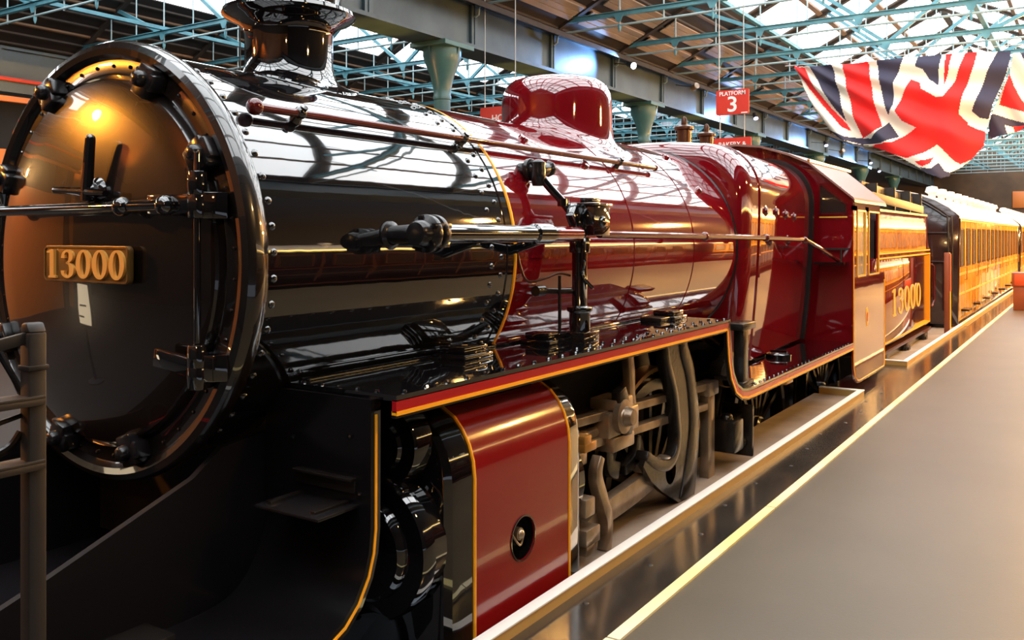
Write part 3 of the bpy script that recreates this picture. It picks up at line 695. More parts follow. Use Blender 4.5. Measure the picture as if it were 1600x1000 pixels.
part(MB().lathe([(.0, .06), (.09, .06), (.10, .03), (.10, -.02)], (1.18, 3.16, .22), 'x', 20).box(1.14, 1.22, 2.80, 3.05, .28, .33), 'connecting_rod_end', 'motion_steel', bevel=.006)
mbk = plate_bar([(3.36, 1.10, .12), (3.38, .98, .12), (3.47, .84, .13), (3.53, .66, .14), (3.56, .44, .16), (3.50, .18, .20), (3.42, -.04, .24)], .12, 1.17, 1.25, 'motion_bracket', 'iron')
plate_bar([(3.08, 1.06, .06), (3.12, .92, .06), (3.22, .74, .06), (3.27, .56, .06), (3.29, .42, .06), (3.24, .31, .06), (3.12, .27, .07), (2.95, .31, .07), (2.78, .40, .06)], .06, 1.17, 1.25, 'bracket_web', 'iron', mbk)
bo = spline([(3.04, 1.09), (3.10, .94), (3.20, .76), (3.28, .58), (3.30, .42), (3.25, .31), (3.12, .265), (2.95, .30), (2.78, .39)], 4)
bi = spline([(3.40, 1.09), (3.41, .98), (3.50, .84), (3.56, .66), (3.57, .46), (3.53, .22), (3.48, -.02)], 4) + [(3.30, -.02), (3.18, .04), (3.02, .12), (2.86, .22), (2.74, .34)]
part(MB().prism(bo + bi[::-1], lambda a, b: (1.205, a, b), (.035, 0, 0)), 'bracket_plate', 'iron', mbk, smooth=0)
plate_bar([(2.66, 1.08, .07), (2.69, .92, .08), (2.70, .78, .07), (2.74, .66, .06)], .07, 1.14, 1.19, 'reach_rod')
plate_bar([(2.42, .86, .08), (2.46, .74, .14), (2.50, .66, .14), (2.50, .58, .08)], .1, 1.20, 1.26, 'expansion_link', 'iron')
part(MB().lathe([(0, .05), (.045, .048), (.06, 0), (.10, -.005), (.10, -.04)], (1.27, 2.44, .70), 'x', 18), 'link_pin', 'motion_steel')
plate_bar([(2.45, .62, .08), (2.47, .40, .10), (2.58, .34, .10)], .1, 1.10, 1.16, 'link_support', 'iron')
plate_bar([(2.86, .50, .06), (2.82, .36, .08), (2.66, .32, .06)], .1, 1.10, 1.16, 'link_support', 'iron')
part(MB().box(1.12, 1.19, 3.97, 4.10, -.03, .62).box(1.10, 1.21, 3.94, 4.13, .58, .68), 'slide_bar_bracket', 'motion_steel', bevel=.01)
jb = part(MB().box(1.10, 1.30, 4.22, 4.42, .12, .36).lathe([(0, .04), (.04, .038), (.05, 0)], (1.20, 4.32, .36), 'z', 14), 'injector_body', 'iron', bevel=.015)
part(MB().box(1.05, 1.30, 4.62, 4.66, .02, .42).bar((1.2, 4.42, .30), (1.2, 4.64, .34), .05, .05).bar((1.2, 4.42, .14), (1.2, 4.64, .10), .05, .05).lathe([(0, -.05), (.04, -.05), (.045, 0)], (1.22, 4.62, .13), 'y', 10), 'step_plate', 'iron', jb, bevel=.006)
part(MB().tube(spline([(1.2, 4.64, .42), (1.2, 4.66, .5), (1.18, 4.62, .58)], 4), .008, 6).tube(spline([(1.22, 4.90, .56), (1.24, 4.95, .48), (1.21, 4.93, .42)], 4), .012, 6), 'drain_pipe', 'steel_grey', jb)
# --- wheels
wb = MB().lathe([(.76, 0), (.84, 0), (.84, .10), (.865, .11), (.865, .13), (.74, .13), (.74, .03), (.76, 0)], (0, 0, 0), 'x', 56)
wb.lathe([(0, -.02), (.12, -.02), (.14, .0), (.14, .13), (0, .13)], (0, 0, 0), 'x', 24)
for k in range(16):
    a = 2*PI*k/16; wb.bar((.06, .1*math.cos(a), .1*math.sin(a)), (.06, .76*math.cos(a), .76*math.sin(a)), .05, .045, (1, 0, 0))
wm = wb.mesh('driving_wheel', 'black_satin')
for y in (3.9, 6.4, 8.85):
    for x, rt in ((.80, PI), (-.80, 0)): inst('driving_wheel', wm, (x, y, -.16), loco, (0, 0, rt))
wp = MB().lathe([(.44, 0), (.53, 0), (.53, .10), (.555, .11), (.555, .13), (.42, .13), (.42, .03), (.44, 0)], (0, 0, 0), 'x', 40).lathe([(0, .02), (.12, 0), (.42, .05), (.42, .09), (0, .13)], (0, 0, 0), 'x', 24).mesh('pony_wheel', 'black_satin')
for x, rt in ((.80, PI), (-.80, 0)): inst('pony_wheel', wp, (x, .55, -.47), loco, (0, 0, rt))
part(MB().lathe([(.90, -.06), (.93, -.06), (.93, .06), (.90, .06)], (.76, 3.9, -.16), 'x', 30, R(20), R(150)), 'tyre_reflection', 'bronze')  # bronze arc stands in for the orange reflection on the wheel tyre

# --- cab
CF = [(.64, .56), (1.318, .56), (1.318, 2.165), (.835, 2.572), (.60, 2.675), (.30, 2.775), (.0, 2.81)]
CFp = CF + [(-x, z) for x, z in CF[-2::-1]]
cab = part(MB().prism(CFp, lambda a, b: (a, 8.05, b), (0, .03, 0)), 'cab_front', 'crimson')
for sg in (1, -1):
    xo = 1.318 * sg; th = -.02 * sg
    fnx = lambda a, b: (xo, a, b)
    side = MB()
    side.prism([(8.02, 1.29), (8.02, .42), (8.04, .26), (8.10, .16), (8.20, .105), (8.34, .09), (9.74, .09), (9.78, .14), (9.78, 1.20), (9.74, 1.29)], fnx, (th, 0, 0))
    side.prism([(8.02, 1.29), (8.22, 1.29), (8.22, 2.08), (8.02, 2.08)], fnx, (th, 0, 0))
    side.prism([(8.64, 1.29), (8.82, 1.29), (8.82, 2.08), (8.64, 2.08)], fnx, (th, 0, 0))
    side.prism([(8.02, 2.03), (9.48, 2.03), (9.48, 2.165), (8.02, 2.165)], fnx, (th, 0, 0))
    side.prism([(9.40, 1.29), (9.44, 1.29), (9.44, 2.05), (9.40, 2.05)], fnx, (th, 0, 0))
    so = part(side, 'cab_side', 'crimson', cab, smooth=0)
    part(MB().box(min(1.322*sg, 1.30*sg), max(1.322*sg, 1.30*sg), 8.03, 9.47, 2.135, 2.168), 'cant_rail', 'lining_gold', cab, smooth=0)
    part(MB().box(min(1.30*sg, 1.31*sg), max(1.30*sg, 1.31*sg), 8.22, 8.64, 1.29, 2.04), 'cab_window', 'glass_pale', cab, smooth=0)
    for y0, y1 in ((8.22, 8.64), (8.82, 9.40)):
        fr = MB()
        for a, b in (((y0, 1.29), (y1, 1.29)), ((y0, 2.03), (y1, 2.03)), ((y0, 1.29), (y0, 2.03)), ((y1, 1.29), (y1, 2.03))):
            fr.bar((xo, a[0], a[1]), (xo, b[0], b[1]), .018, .018, (1, 0, 0))
        part(fr, 'window_bead', 'lining_gold', cab, smooth=0)
    part(MB().tube([(xo, y, z) for y, z in [(8.045, 2.0), (8.045, .42), (8.065, .27), (8.12, .18), (8.22, .13), (8.36, .115), (9.72, .115), (9.752, .16), (9.752, 1.2)]], .007, 6), 'lining', 'lining_yellow', cab)
crest = MB().lathe([(.0, .004), (.05, .004), (.055, 0)], (1.318, 0, 0), 'x', 28)
crest.v = [(x, 8.73 + y * 1.3, .80 + z * 2.1) for x, y, z in crest.v]
part(crest, 'crest', 'lining_gold', cab)
cr2 = MB().lathe([(.0, .006), (.026, .006), (.03, .004)], (1.318, 0, 0), 'x', 20); cr2.v = [(x, 8.73 + y * 1.3, .80 + z * 2.1) for x, y, z in cr2.v]
part(cr2, 'crest_shield', 'bright_red', cab)
# front spectacle window on the right
gp = [(.95, 1.99), (1.245, 1.99), (1.245, 2.095), (.97, 2.325), (.95, 2.30)]
part(MB().prism(gp, lambda a, b: (a, 8.05, b), (0, -.006, 0)), 'cab_window', 'glass_dark', cab, smooth=0)
fr = MB()
for i in range(len(gp)):
    a, b = gp[i], gp[(i+1) % len(gp)]; fr.bar((a[0], 8.045, a[1]), (b[0], 8.045, b[1]), .02, .016, (0, 1, 0))
part(fr, 'window_bead', 'crimson_rod', cab, smooth=0)
part(MB().bar((.95, 8.04, 1.955), (1.25, 8.04, 1.955), .014, .010, (0, 1, 0)), 'lining', 'lining_gold', cab)
part(MB().bar((.95, 8.03, 1.60), (1.27, 8.03, 1.60), .03, .02).tube([(1.19, 8.02, 1.46), (1.19, 8.02, 1.60)], .01, 6), 'grab_rail', 'steel_grey', cab)
part(MB().box(.95, 1.27, 7.80, 8.05, 1.43, 1.46), 'front_ledge', 'black_gloss', cab)
# roof: curved top and sloping side sheets
rs = [(1.345, 2.14), (1.33, 2.17), (.84, 2.585), (.62, 2.685), (.30, 2.79), (0, 2.825)]
rs = rs + [(-x, z) for x, z in rs[-2::-1]]
roof = part(MB().loft([[(x, y, z) for x, z in rs] + [(x, y, z - .025) for x, z in reversed(rs)] for y in (7.97, 9.72)]), 'cab_roof', 'roof_sheen', cab, smooth=20)
part(MB().bar((.845, 7.98, 2.592), (.845, 10.0, 2.592), .03, .03), 'rain_strip', 'bronze', cab)
rvr = MB().sphere((0, 0, 0), .012, 6).mesh('roof_rivet', 'crimson')
for k in range(14):
    x = 1.28 - k * .095; z = 2.205 + k * .0802 if x > .84 else 2.585 + (.84 - x) * .30
    if x > .1: inst('roof_rivet', rvr, (x, 8.0, z), cab)
part(MB().box(-1.29, 1.29, 9.30, 9.36, .6, 1.3), 'cab_interior', 'black_dull', cab)

# ================================================================== TENDER
ten = thing('tender', 'crimson tender lettered 13000 coupled behind the locomotive cab', 'tender', (0, 12.8, -1.0))
TX = 1.10
tb = part(MB().box(-TX, TX, 10.35, 15.0, .20, 1.44), 'tank', 'crimson', ten, bevel=.03)
up_ = MB()
prof = [(10.45, 1.44), (15.0, 1.44), (14.98, 1.50), (14.86, 1.56), (14.74, 1.70), (14.68, 1.90), (14.66, 2.10), (10.45, 2.10)]
for sg in (1, -1):
    up_.prism(prof, lambda a, b: (TX * sg - .02 * sg, a, b), (.02 * sg, 0, 0))
part(up_, 'upper_side', 'crimson', ten, smooth=0)
part(MB().box(-1.05, 1.05, 10.5, 14.6, 1.4, 1.95), 'coal_space', 'black_dull', ten)
tl = MB()
for sg in (1, -1):
    for z, a, b in ((1.435, 10.38, 14.98), (1.50, 10.45, 14.95), (.245, 10.38, 14.98), (2.095, 10.45, 14.66)):
        tl.bar((sg * (TX + .002), a, z), (sg * (TX + .002), b, z), .008, .022 if z != 2.095 else .03)
    tl.bar((sg*(TX+.002), 14.965, .25), (sg*(TX+.002), 14.965, 1.42), .008, .018, (0, 1, 0)); tl.bar((sg*(TX+.002), 10.40, .25), (sg*(TX+.002), 10.40, 1.42), .008, .018, (0, 1, 0))
part(tl, 'lining', 'lining_yellow', ten, smooth=0)
for sg in (1, -1):
    for i in range(2):
        x = (TX - .05 - .14 * i) * sg; z = 2.24 + .15 * i
        part(MB().bar((x, 10.3, z + .03), (x, 14.5, z - .05), .04, .13), 'coal_rail', 'black_dull', ten, bevel=.006)
    for y in (10.6, 11.9, 13.2, 14.3): part(MB().box(min(.86*sg, 1.07*sg), max(.86*sg, 1.07*sg), y - .02, y + .02, 2.05, 2.46), 'rail_post', 'black_dull', ten)
for i, chx in enumerate(DIG):
    cy = 11.62 + i * .53
    part(numeral(chx, lambda a, b: (TX + .001, cy + a * .84, .575 + b * .40), (.006, 0, 0)), 'numeral', 'lining_gold', ten)
part(MB().box(-1.05, 1.05, 10.2, 15.1, -.45, .12), 'tender_frame', 'black_satin', ten)
part(MB().box(.95, 1.12, 10.35, 15.0, .10, .15), 'footboard', 'teak_dark', ten)
for y in (11.0, 12.7, 14.4):
    for x in (.95,): part(MB().box(x, 1.12, y - .18, y + .18, -.2, .10).box(x, 1.14, y - .1, y + .1, -.1, .04), 'axle_box', 'iron', ten, bevel=.015)
    for x, rt in ((.80, PI), (-.80, 0)): inst('tender_wheel', wp, (x, y, -.47), ten, (0, 0, rt))
part(MB().tube([(1.13, 14.98, .5), (1.15, 15.1, .6), (1.15, 15.1, 1.2), (1.13, 14.98, 1.25)], .018, 8), 'grab_rail', 'crimson_rod', ten)

# ================================================================== CARRIAGES
def carriage(y0, L, label, x0=0, lite=False, skin='teak'):
    c = thing('railway_carriage', label, 'carriage', (x0, y0 + L/2, -1.0))
    HW = 1.36
    dark = skin != 'teak'; LG, GP = ('teak_dark', 'glass_dark') if dark else ('lining_gold', 'glass_pale')
    body = part(MB().box(x0 - HW, x0 + HW, y0, y0 + L, .10, 2.08), 'body', [skin], c, bevel=.02)
    sec = [(HW + .05, 2.07), (HW + .02, 2.14), (1.20, 2.30), (.95, 2.45), (.6, 2.58), (.3, 2.64), (0, 2.66)]
    sec = sec + [(-x, z) for x, z in sec[-2::-1]]
    part(MB().loft([[(x0 + x, y, z) for x, z in sec] for y in (y0 - .02, y0 + L + .02)]), 'roof', 'roof_white', c, smooth=30)
    part(MB().prism([(x, z - .012) for x, z in sec] + [(-HW - .01, .05), (HW + .01, .05)], lambda a, b: (x0 + a, y0 - .06, b), (0, .07, 0)), 'end_wall', 'coach_end', c, bevel=.02)
    part(MB().prism([(x, z - .012) for x, z in sec] + [(-HW - .01, .05), (HW + .01, .05)], lambda a, b: (x0 + a, y0 + L - .01, b), (0, .07, 0)), 'end_wall', 'coach_end', c, bevel=.02)
    fr = MB()
    for a, b in (((.80, 1.25), (1.22, 1.25)), ((.80, 1.80), (1.22, 1.80)), ((.80, 1.25), (.80, 1.80)), ((1.22, 1.25), (1.22, 1.80))):
        fr.bar((x0 + a[0], y0 - .07, a[1]), (x0 + b[0], y0 - .07, b[1]), .025, .03, (0, 1, 0))
    part(fr, 'end_panel', 'coach_end', c, bevel=.004)
    for dx in (0, .10):
        part(MB().tube(spline([(x0 + .3 + dx, y0 - .10, 2.58), (x0 + .7 + dx, y0 - .10, 2.42), (x0 + 1.12 + dx*.7, y0 - .10, 2.14), (x0 + 1.20 + dx*.7, y0 - .10, 1.95), (x0 + 1.2 + dx*.7, y0 - .10, .4)], 5), .014, 6), 'end_pipe', 'steel_grey', c)
    part(MB().box(x0 - HW - .02, x0 + HW + .02, y0, y0 + L, 2.03, 2.07), 'cornice', LG, c, smooth=0)
    part(MB().box(x0 - 1.2, x0 + 1.2, y0 + .1, y0 + L - .1, -.42, .10), 'underframe', 'black_satin', c)
    part(MB().box(x0 - HW - .12, x0 + HW + .12, y0 + .4, y0 + L - .4, -.05, .0), 'footboard', 'teak_dark', c)
    sides = (1, -1) if x0 else (1,)
    bead = MB().box(-.012, .012, -.02, .02, .14, 2.02).mesh('bead', LG, 0)
    pane = MB().box(-.006, .006, -.27, .27, 1.18, 1.86).mesh('window_pane', GP, 0)
    wf = MB()
    for a, b in (((-.29, 1.16), (.29, 1.16)), ((-.29, 1.88), (.29, 1.88)), ((-.29, 1.16), (-.29, 1.88)), ((.29, 1.16), (.29, 1.88))): wf.bar((0, a[0], a[1]), (0, b[0], b[1]), .03, .04, (1, 0, 0))
    wfm = wf.mesh('window_frame', 'teak_dark', 0)
    hm = MB().tube([(0, 0, -.12), (.05, 0, -.12), (.05, 0, .12), (0, 0, .12)], .012, 6).mesh('door_handle', 'bronze')
    stm = MB().box(-.02, .14, -.28, .28, -.02, .02).mesh('step_tread', 'black_satin', 0)
    for sg in sides:
        x = x0 + HW * sg
        part(MB().box(min(x, x + .012*sg), max(x, x + .012*sg), y0 + .05, y0 + L - .05, .98, 1.03).box(min(x, x + .012*sg), max(x, x + .012*sg), y0 + .05, y0 + L - .05, .60, .64), 'waist_mould', LG, c, smooth=0)
        if x0 and not dark: part(MB().box(min(x, x + .008*sg), max(x, x + .008*sg), y0 + .04, y0 + L - .04, .12, .97), 'lower_panel', 'maroon_coach', c, smooth=0)  # dark panels added on the unseen carriages to dim the tender's reflection
        n = int(L / 1.02)
        for i in range(n):
            y = y0 + .55 + i * 1.02
            inst('window_pane', pane, (x + .004*sg, y, 0), c); inst('window_frame', wfm, (x, y, 0), c)
            inst('bead', bead, (x, y + .51, 0), c)
            if not lite and i % 2 == 0:
                inst('door_handle', hm, (x, y + .42, 1.0), c); inst('step_tread', stm, (x, y + .2, .30), c)
    vm = MB().lathe([(.0, .22), (.10, .20), (.13, .10), (.10, .08), (.07, .06), (.07, -.05)], (0, 0, 0), n=14).mesh('roof_vent', 'roof_white')
    for i in range(int(L / 1.3)):
        inst('roof_vent', vm, (x0 + .78, y0 + .9 + i * 1.3, 2.53), c); inst('roof_vent', vm, (x0 - .78, y0 + .9 + i * 1.3, 2.53), c)
    return c
carriage(16.6, 15.4, 'varnished golden carriage with white vented roof behind the tender')
carriage(33.2, 16.0, 'golden carriage furthest along the track, beyond the wooden cabinet')
carriage(2.0, 17.0, 'dark maroon carriage across the platform, mirrored in the boiler', 8.0, True, 'maroon_coach')
carriage(20.2, 17.0, 'golden carriage across the platform, mirrored in the cab side', 8.0, True)
carriage(38.4, 17.0, 'furthest golden carriage across the platform, mirrored in the tender', 8.0, True)
# rails
for x in (-.75, .75):
    tag(MB().box(x - .035, x + .035, Y0, 60, -1.12, -1.004).box(x - .07, x + .07, Y0, 60, -1.14, -1.10).build('rail', 'iron', smooth=0),
        'steel running rail in the sunken track under the train', 'rail', 'running rails')

# ================================================================== SIGNS
def hang_sign(name, label, x0, x1, y, z0, z1, wires, top, lines):
    t = thing(name, label, 'sign', ((x0+x1)/2, y, z0))
    part(MB().prism([((x0+x1)/2 + a, (z0+z1)/2 + b) for a, b in rrect(x1-x0, z1-z0, .03)], lambda a, b: (a, y, b), (0, .03, 0)), 'sign_board', 'sign_red', t)
    for x in wires: part(MB().tube([(x, y + .015, z1 - .01), (x, y + .015, top)], .011, 6), 'suspension_wire', 'cable', t)
    for body, size, cx, cz, sx in lines:
        o = inst('lettering', text_mesh(body, size, .004, 'sign_white'), (cx, y - .003, cz), t, (PI/2, 0, 0)); o.scale.x = sx
    return t
hs = hang_sign('hanging_sign', 'red hanging sign reading PLATFORM 3', -2.453, -1.825, 14.0, 4.01, 4.475, (-2.40, -1.93), 9.0,
          [('PLATFORM', .108, -2.139, 4.405, .95), ('3', .40, -2.139, 4.19, 1.12)])
part(MB().box(-1.97, -1.85, 13.994, 14.0, 4.025, 4.045), 'maker_label', 'sign_white', hs)
hang_sign('hanging_sign', 'red hanging sign reading BAKERY above the cab roof', -2.52, -1.80, 14.05, 3.05, 3.585, (-2.40, -1.93), 4.02,
          [('BAKERY &', .125, -2.16, 3.455, .95)])
hang_sign('hanging_sign', 'red hanging sign half hidden behind the dome, left of it', -7.33, -6.45, 13.2, 3.90, 4.44, (-7.22, -6.46), 9.0,
          [('HO', .2, -6.885, 4.19, 1)])

# ================================================================== FLAGS (draped swags hung from a truss chord)
def inside(p, poly):
    x, y = p; c = False; n = len(poly); j = n - 1
    for i in range(n):
        xi, yi = poly[i]; xj, yj = poly[j]
        if (yi > y) != (yj > y) and x < (xj - xi) * (y - yi) / (yj - yi) + xi: c = not c
        j = i
    return c
# pattern drawn on the cloth: units across and down the hanging cloth, 100 to the metre, origin at the upper left corner
FY = 22.9
def flag(name, label, outline, pieces, fold, ext):
    x0, x1, z0, z1 = ext; st = .02
    nx = int((x1 - x0) / st); nz = int((z1 - z0) / st)
    idx = {}; vs = []; fs = []; mi = []
    def vid(i, j):
        if (i, j) not in idx:
            x = x0 + i*st; z = z0 + j*st
            idx[(i, j)] = len(vs); vs.append((x, FY - .12 + fold(x, z), z))
        return idx[(i, j)]
    for i in range(nx):
        for j in range(nz):
            p = (x0 + (i + .5)*st, z0 + (j + .5)*st)
            if not inside(p, outline): continue
            m = 1
            for k, poly in pieces:
                if inside(p, poly): m = k
            fs.append((vid(i, j), vid(i+1, j), vid(i+1, j+1), vid(i, j+1))); mi.append(m)
    me = bpy.data.meshes.new(name); me.from_pydata(vs, [], fs)
    for q in ('flag_red', 'flag_white', 'flag_blue'): me.materials.append(M[q])
    me.polygons.foreach_set('material_index', mi); me.polygons.foreach_set('use_smooth', [True] * len(fs)); me.update()
    o = bpy.data.objects.new(name, me); COL.objects.link(o)
    so = o.modifiers.new('thick', 'SOLIDIFY'); so.thickness = .006
    return tag(o, label, 'flag', 'bunting flags under the truss')
FO0 = [(-3.45, 6.44), (-2.99, 6.38), (-2.43, 6.37), (-2.15, 6.37), (-1.48, 6.36), (-0.64, 6.35), (-0.26, 6.36), (0.26, 6.37), (0.81, 6.35), (1.39, 6.31), (1.83, 6.28), (1.75, 5.78), (1.59, 5.4), (1.43, 4.97), (1.34, 4.62), (1.27, 4.36), (1.24, 3.98), (0.95, 3.65), (0.72, 3.46), (0.49, 3.32), (0.51, 3.24), (0.31, 3.18), (-0.02, 3.32), (-0.16, 3.44), (-0.59, 3.72), (-0.98, 3.92), (-1.43, 4.12), (-1.84, 4.19), (-2.15, 4.32), (-2.46, 4.59), (-2.89, 5.25), (-3.21, 5.89)]
FP0 = [(0, [(-3.45, 6.44), (-3.18, 6.38), (-2.89, 5.8), (-2.46, 5.22), (-2.04, 4.75), (-1.91, 4.53), (-2.15, 4.65), (-2.67, 5.29), (-3.05, 5.79)]), (2, [(-3.02, 6.38), (-2.43, 6.38), (-2.33, 5.97), (-2.2, 5.42), (-2.05, 4.8), (-2.35, 5.18), (-2.67, 5.7)]), (0, [(-2.16, 6.37), (-1.5, 6.37), (-1.4, 5.61), (-1.27, 5.02), (-1.12, 4.59), (-1.38, 4.42), (-1.63, 4.34), (-1.84, 4.9), (-2.02, 5.62)]), (2, [(-1.29, 6.37), (-0.63, 6.36), (-0.86, 5.72), (-0.86, 5.15), (-0.98, 4.88), (-1.16, 5.49)]), (2, [(-2.46, 4.59), (-2.04, 4.38), (-1.38, 4.3), (-0.98, 4.71), (-0.71, 4.3), (-1.13, 4.16), (-1.63, 4.16), (-2.15, 4.31)]), (2, [(-0.28, 6.37), (0.27, 6.38), (0.21, 5.98), (0.19, 5.57), (-0.02, 5.75), (-0.17, 6.02), (-0.35, 6.1)]), (0, [(0.36, 6.37), (0.5, 6.37), (0.42, 5.86), (0.31, 5.55)]), (0, [(-0.45, 5.79), (-0.23, 5.67), (-0.19, 5.51), (0.17, 5.25), (0.33, 5.27), (0.59, 5.69), (0.81, 6.37), (1.07, 6.36), (1.01, 6.0), (0.77, 5.32), (0.65, 4.83), (0.9, 4.53), (1.3, 4.3), (1.25, 3.96), (0.95, 3.65), (0.7, 3.54), (0.54, 3.64), (0.17, 4.07), (-0.12, 3.85), (-0.5, 3.73), (-0.93, 3.88), (-1.44, 4.12), (-0.84, 4.17), (-0.3, 4.51), (-0.64, 4.71), (-0.81, 4.96), (-0.64, 5.39)]), (2, [(1.52, 6.31), (1.85, 6.3), (1.72, 5.73), (1.52, 5.26), (1.32, 4.62), (1.12, 4.69), (0.95, 4.85), (1.12, 5.29), (1.3, 5.82)]), (1, [(0.95, 4.85), (1.12, 4.69), (1.35, 4.62), (1.27, 4.32), (1.04, 4.42), (0.86, 4.53)]), (0, [(-0.3, 3.64), (-0.07, 3.66), (0.12, 3.72), (0.05, 3.56), (-0.12, 3.5), (-0.21, 3.54)]), (2, [(-0.19, 3.48), (0.07, 3.43), (0.24, 3.58), (0.38, 3.37), (0.53, 3.31), (0.51, 3.21), (0.31, 3.17), (-0.02, 3.31)])]
FO1 = [(1.83, 6.28), (2.17, 6.26), (2.59, 6.24), (3.12, 6.2), (3.71, 6.15), (4.1, 6.12), (3.91, 5.28), (3.32, 4.67), (2.75, 4.43), (2.08, 4.38), (1.7, 4.26), (1.28, 4.17), (1.3, 4.53), (1.43, 4.97), (1.59, 5.4), (1.75, 5.78)]
FP1 = [(2, [(1.98, 6.29), (2.67, 6.24), (2.5, 5.85), (2.25, 5.83), (2.08, 6.04)]), (0, [(1.75, 5.78), (1.85, 5.47), (1.98, 5.17), (2.17, 4.86), (2.75, 4.91), (3.32, 5.53), (3.71, 6.17), (4.14, 6.14), (3.95, 5.23), (3.32, 4.77), (2.17, 4.74), (1.52, 5.03)]), (2, [(1.3, 4.83), (1.52, 4.75), (2.08, 4.52), (2.83, 4.52), (2.75, 4.41), (2.08, 4.35), (1.65, 4.5), (1.72, 4.26), (1.26, 4.16)]), (0, [(1.83, 4.45), (2.08, 4.46), (2.0, 4.33), (1.87, 4.32)])]
def fold1(x, z):
    u = (x + 3.44) / 5.0; d = 6.5 - z
    a = math.atan2(d + .9, x + 4.6 + .25 * d)
    return (.045 + .04 * d) * math.sin(52 * a + 5 * u) + .03 * d * math.sin(7 * x + 3 * z) * .6 - .10 * d * math.sin(min(u, 1) * PI)
def fold2(x, z):
    d = 6.5 - z
    return .42 + (.04 + .03 * d) * math.sin(9 * x + 5 * z) - .05 * d
flag('draped_flag', 'draped red white and blue union flag, the large swag in full view', FO0, FP0, fold1, (-3.6, 1.8, 3.0, 6.7))
flag('draped_flag', 'second draped union flag, cut off by the right edge of the picture', FO1, FP1, fold2, (-.2, 7.2, 3.6, 6.7))
tag(MB().tube([(-3.7, FY - .1, 6.47), (7.2, FY - .1, 6.36)], .012, 6).build('flag_line', 'cable'), 'thin line the flags hang from under the truss', 'line')

# ================================================================== LAMPS
def spot_fixture(x, y, z, label, bulb='bulb_cool', aim=(-1, 0, -.3), grp='spotlights along the girder', body='lamp_body', to=None):
    t = thing('spotlight', label, 'spotlight', (x, y, z), grp)
    d = Vector(aim).normalized(); p = Vector((x, y, z))
    part(MB().tube([p - d*.16, p - d*.14, p + d*.02, p + d*.10], [.05, .075, .085, .10], 16, caps=True), 'housing', body, t)
    part(MB().tube([p + d*.085, p + d*.108], .085, 16), 'lens', bulb, t)
    part(MB().tube([p - d*.05, Vector(to) if to else Vector((EAVE - .06, y, z + .12))], .014, 6), 'stem', 'lamp_body', t)
    return t, p, d
SP = [(-6.95, 19.75, 6.35, 'bright white spotlight on the girder right of the dome', 'bulb_cool', (.85, -.45, -.35)),
      (-6.9, 30.1, 6.11, 'small blue tinted spotlight right of the platform sign', 'bulb_blue', (.4, -.5, -.8)),
      (-6.9, 40.3, 5.98, 'small blue tinted spotlight above the cab roof, nearer of three under the flag', 'bulb_blue', (.4, -.5, -.8)),
      (-6.9, 50.1, 5.83, 'small blue tinted spotlight under the flag, second of three along the girder', 'bulb_blue', (.4, -.5, -.8)),
      (-7.2, 54.0, 5.62, 'small blue tinted spotlight under the flag, lowest of three along the girder', 'bulb_blue', (.4, -.5, -.8))]
for x, y, z, lab, bulb, aim in SP:
    t, p, d = spot_fixture(x, y, z, lab, bulb, aim)
    light('SPOT', (x + .05, y - .6, z + .02), 420 if y < 25 else 380, (.22, .48, 1.0), (EAVE, y - 2.0, 6.1), t, .06, 95, .6)
for x, y, z in ((-6.9, 24.2, 6.38), (-6.9, 43.5, 5.9)):
    spot_fixture(x, y, z, 'tan floodlight head beside the girder, %s' % ('left of the platform sign' if y < 30 else 'over the cab'), 'glass_pale', (.8, -.5, .25), 'tan floodlights', 'lamp_tan')
# warm platform lamps over the walkway (they show in the paintwork)
def pendant(x, y, z, label, energy, aim=None):
    t = thing('pendant_lamp', label, 'lamp', (x, y, z), 'warm lamps over the platform')
    part(MB().lathe([(.03, .22), (.05, .20), (.08, .12), (.20, .02), (.24, -.03), (.23, -.03), (.19, .01), (.07, .10)], (x, y, z), 'z', 24), 'lamp_shade', 'lamp_body', t)
    part(MB().sphere((x, y, z - .02), .09, 14), 'bulb', 'bulb_warm', t)
    part(MB().tube([(x, y, z + .2), (x, y, 6.75)], .01, 6), 'lamp_cord', 'cable', t)
    light('POINT', (x, y, z - .16), energy, (1, .50, .13) if y > 5 else WARM, None, t, .10)
for i, y in enumerate([-5, 1.5, 8, 14.5, 21, 27.5, 34, 41, 47.5, 54]):
    pendant(5.0, y, 3.9, 'warm pendant lamp over the walkway, one of the row reflected in the paintwork', 2300 if y > 18 else 2000 if y > 12 else 500 if y > 5 else 150)
for i, (a, b) in enumerate(((2.2, 18.8), (20.4, 37.0), (38.6, 55.2))):
    tag(MB().tube([(6.55, a, 2.16), (6.55, b, 2.16)], .03, 8).build('light_strip', 'bulb_yellow'), 'warm light strip along the eave of the %s carriage across the platform' % ('dark maroon', 'first golden', 'last golden')[i], 'light strip', 'eave light strips')
# warm flood high at the front left, mirrored in the smokebox door
t, p, d = spot_fixture(-6.6, -3.9, 4.55, 'warm floodlight high ahead of the locomotive, mirrored in its round door', 'bulb_warm', (.9, .45, -.5), 'front floodlight', to=(-6.6, -3.9, 7.2))
light('SPOT', tuple(p + d * .2), 1500, (1, .34, .03), (0, -.1, 2.15), t, .16, 40, .6)

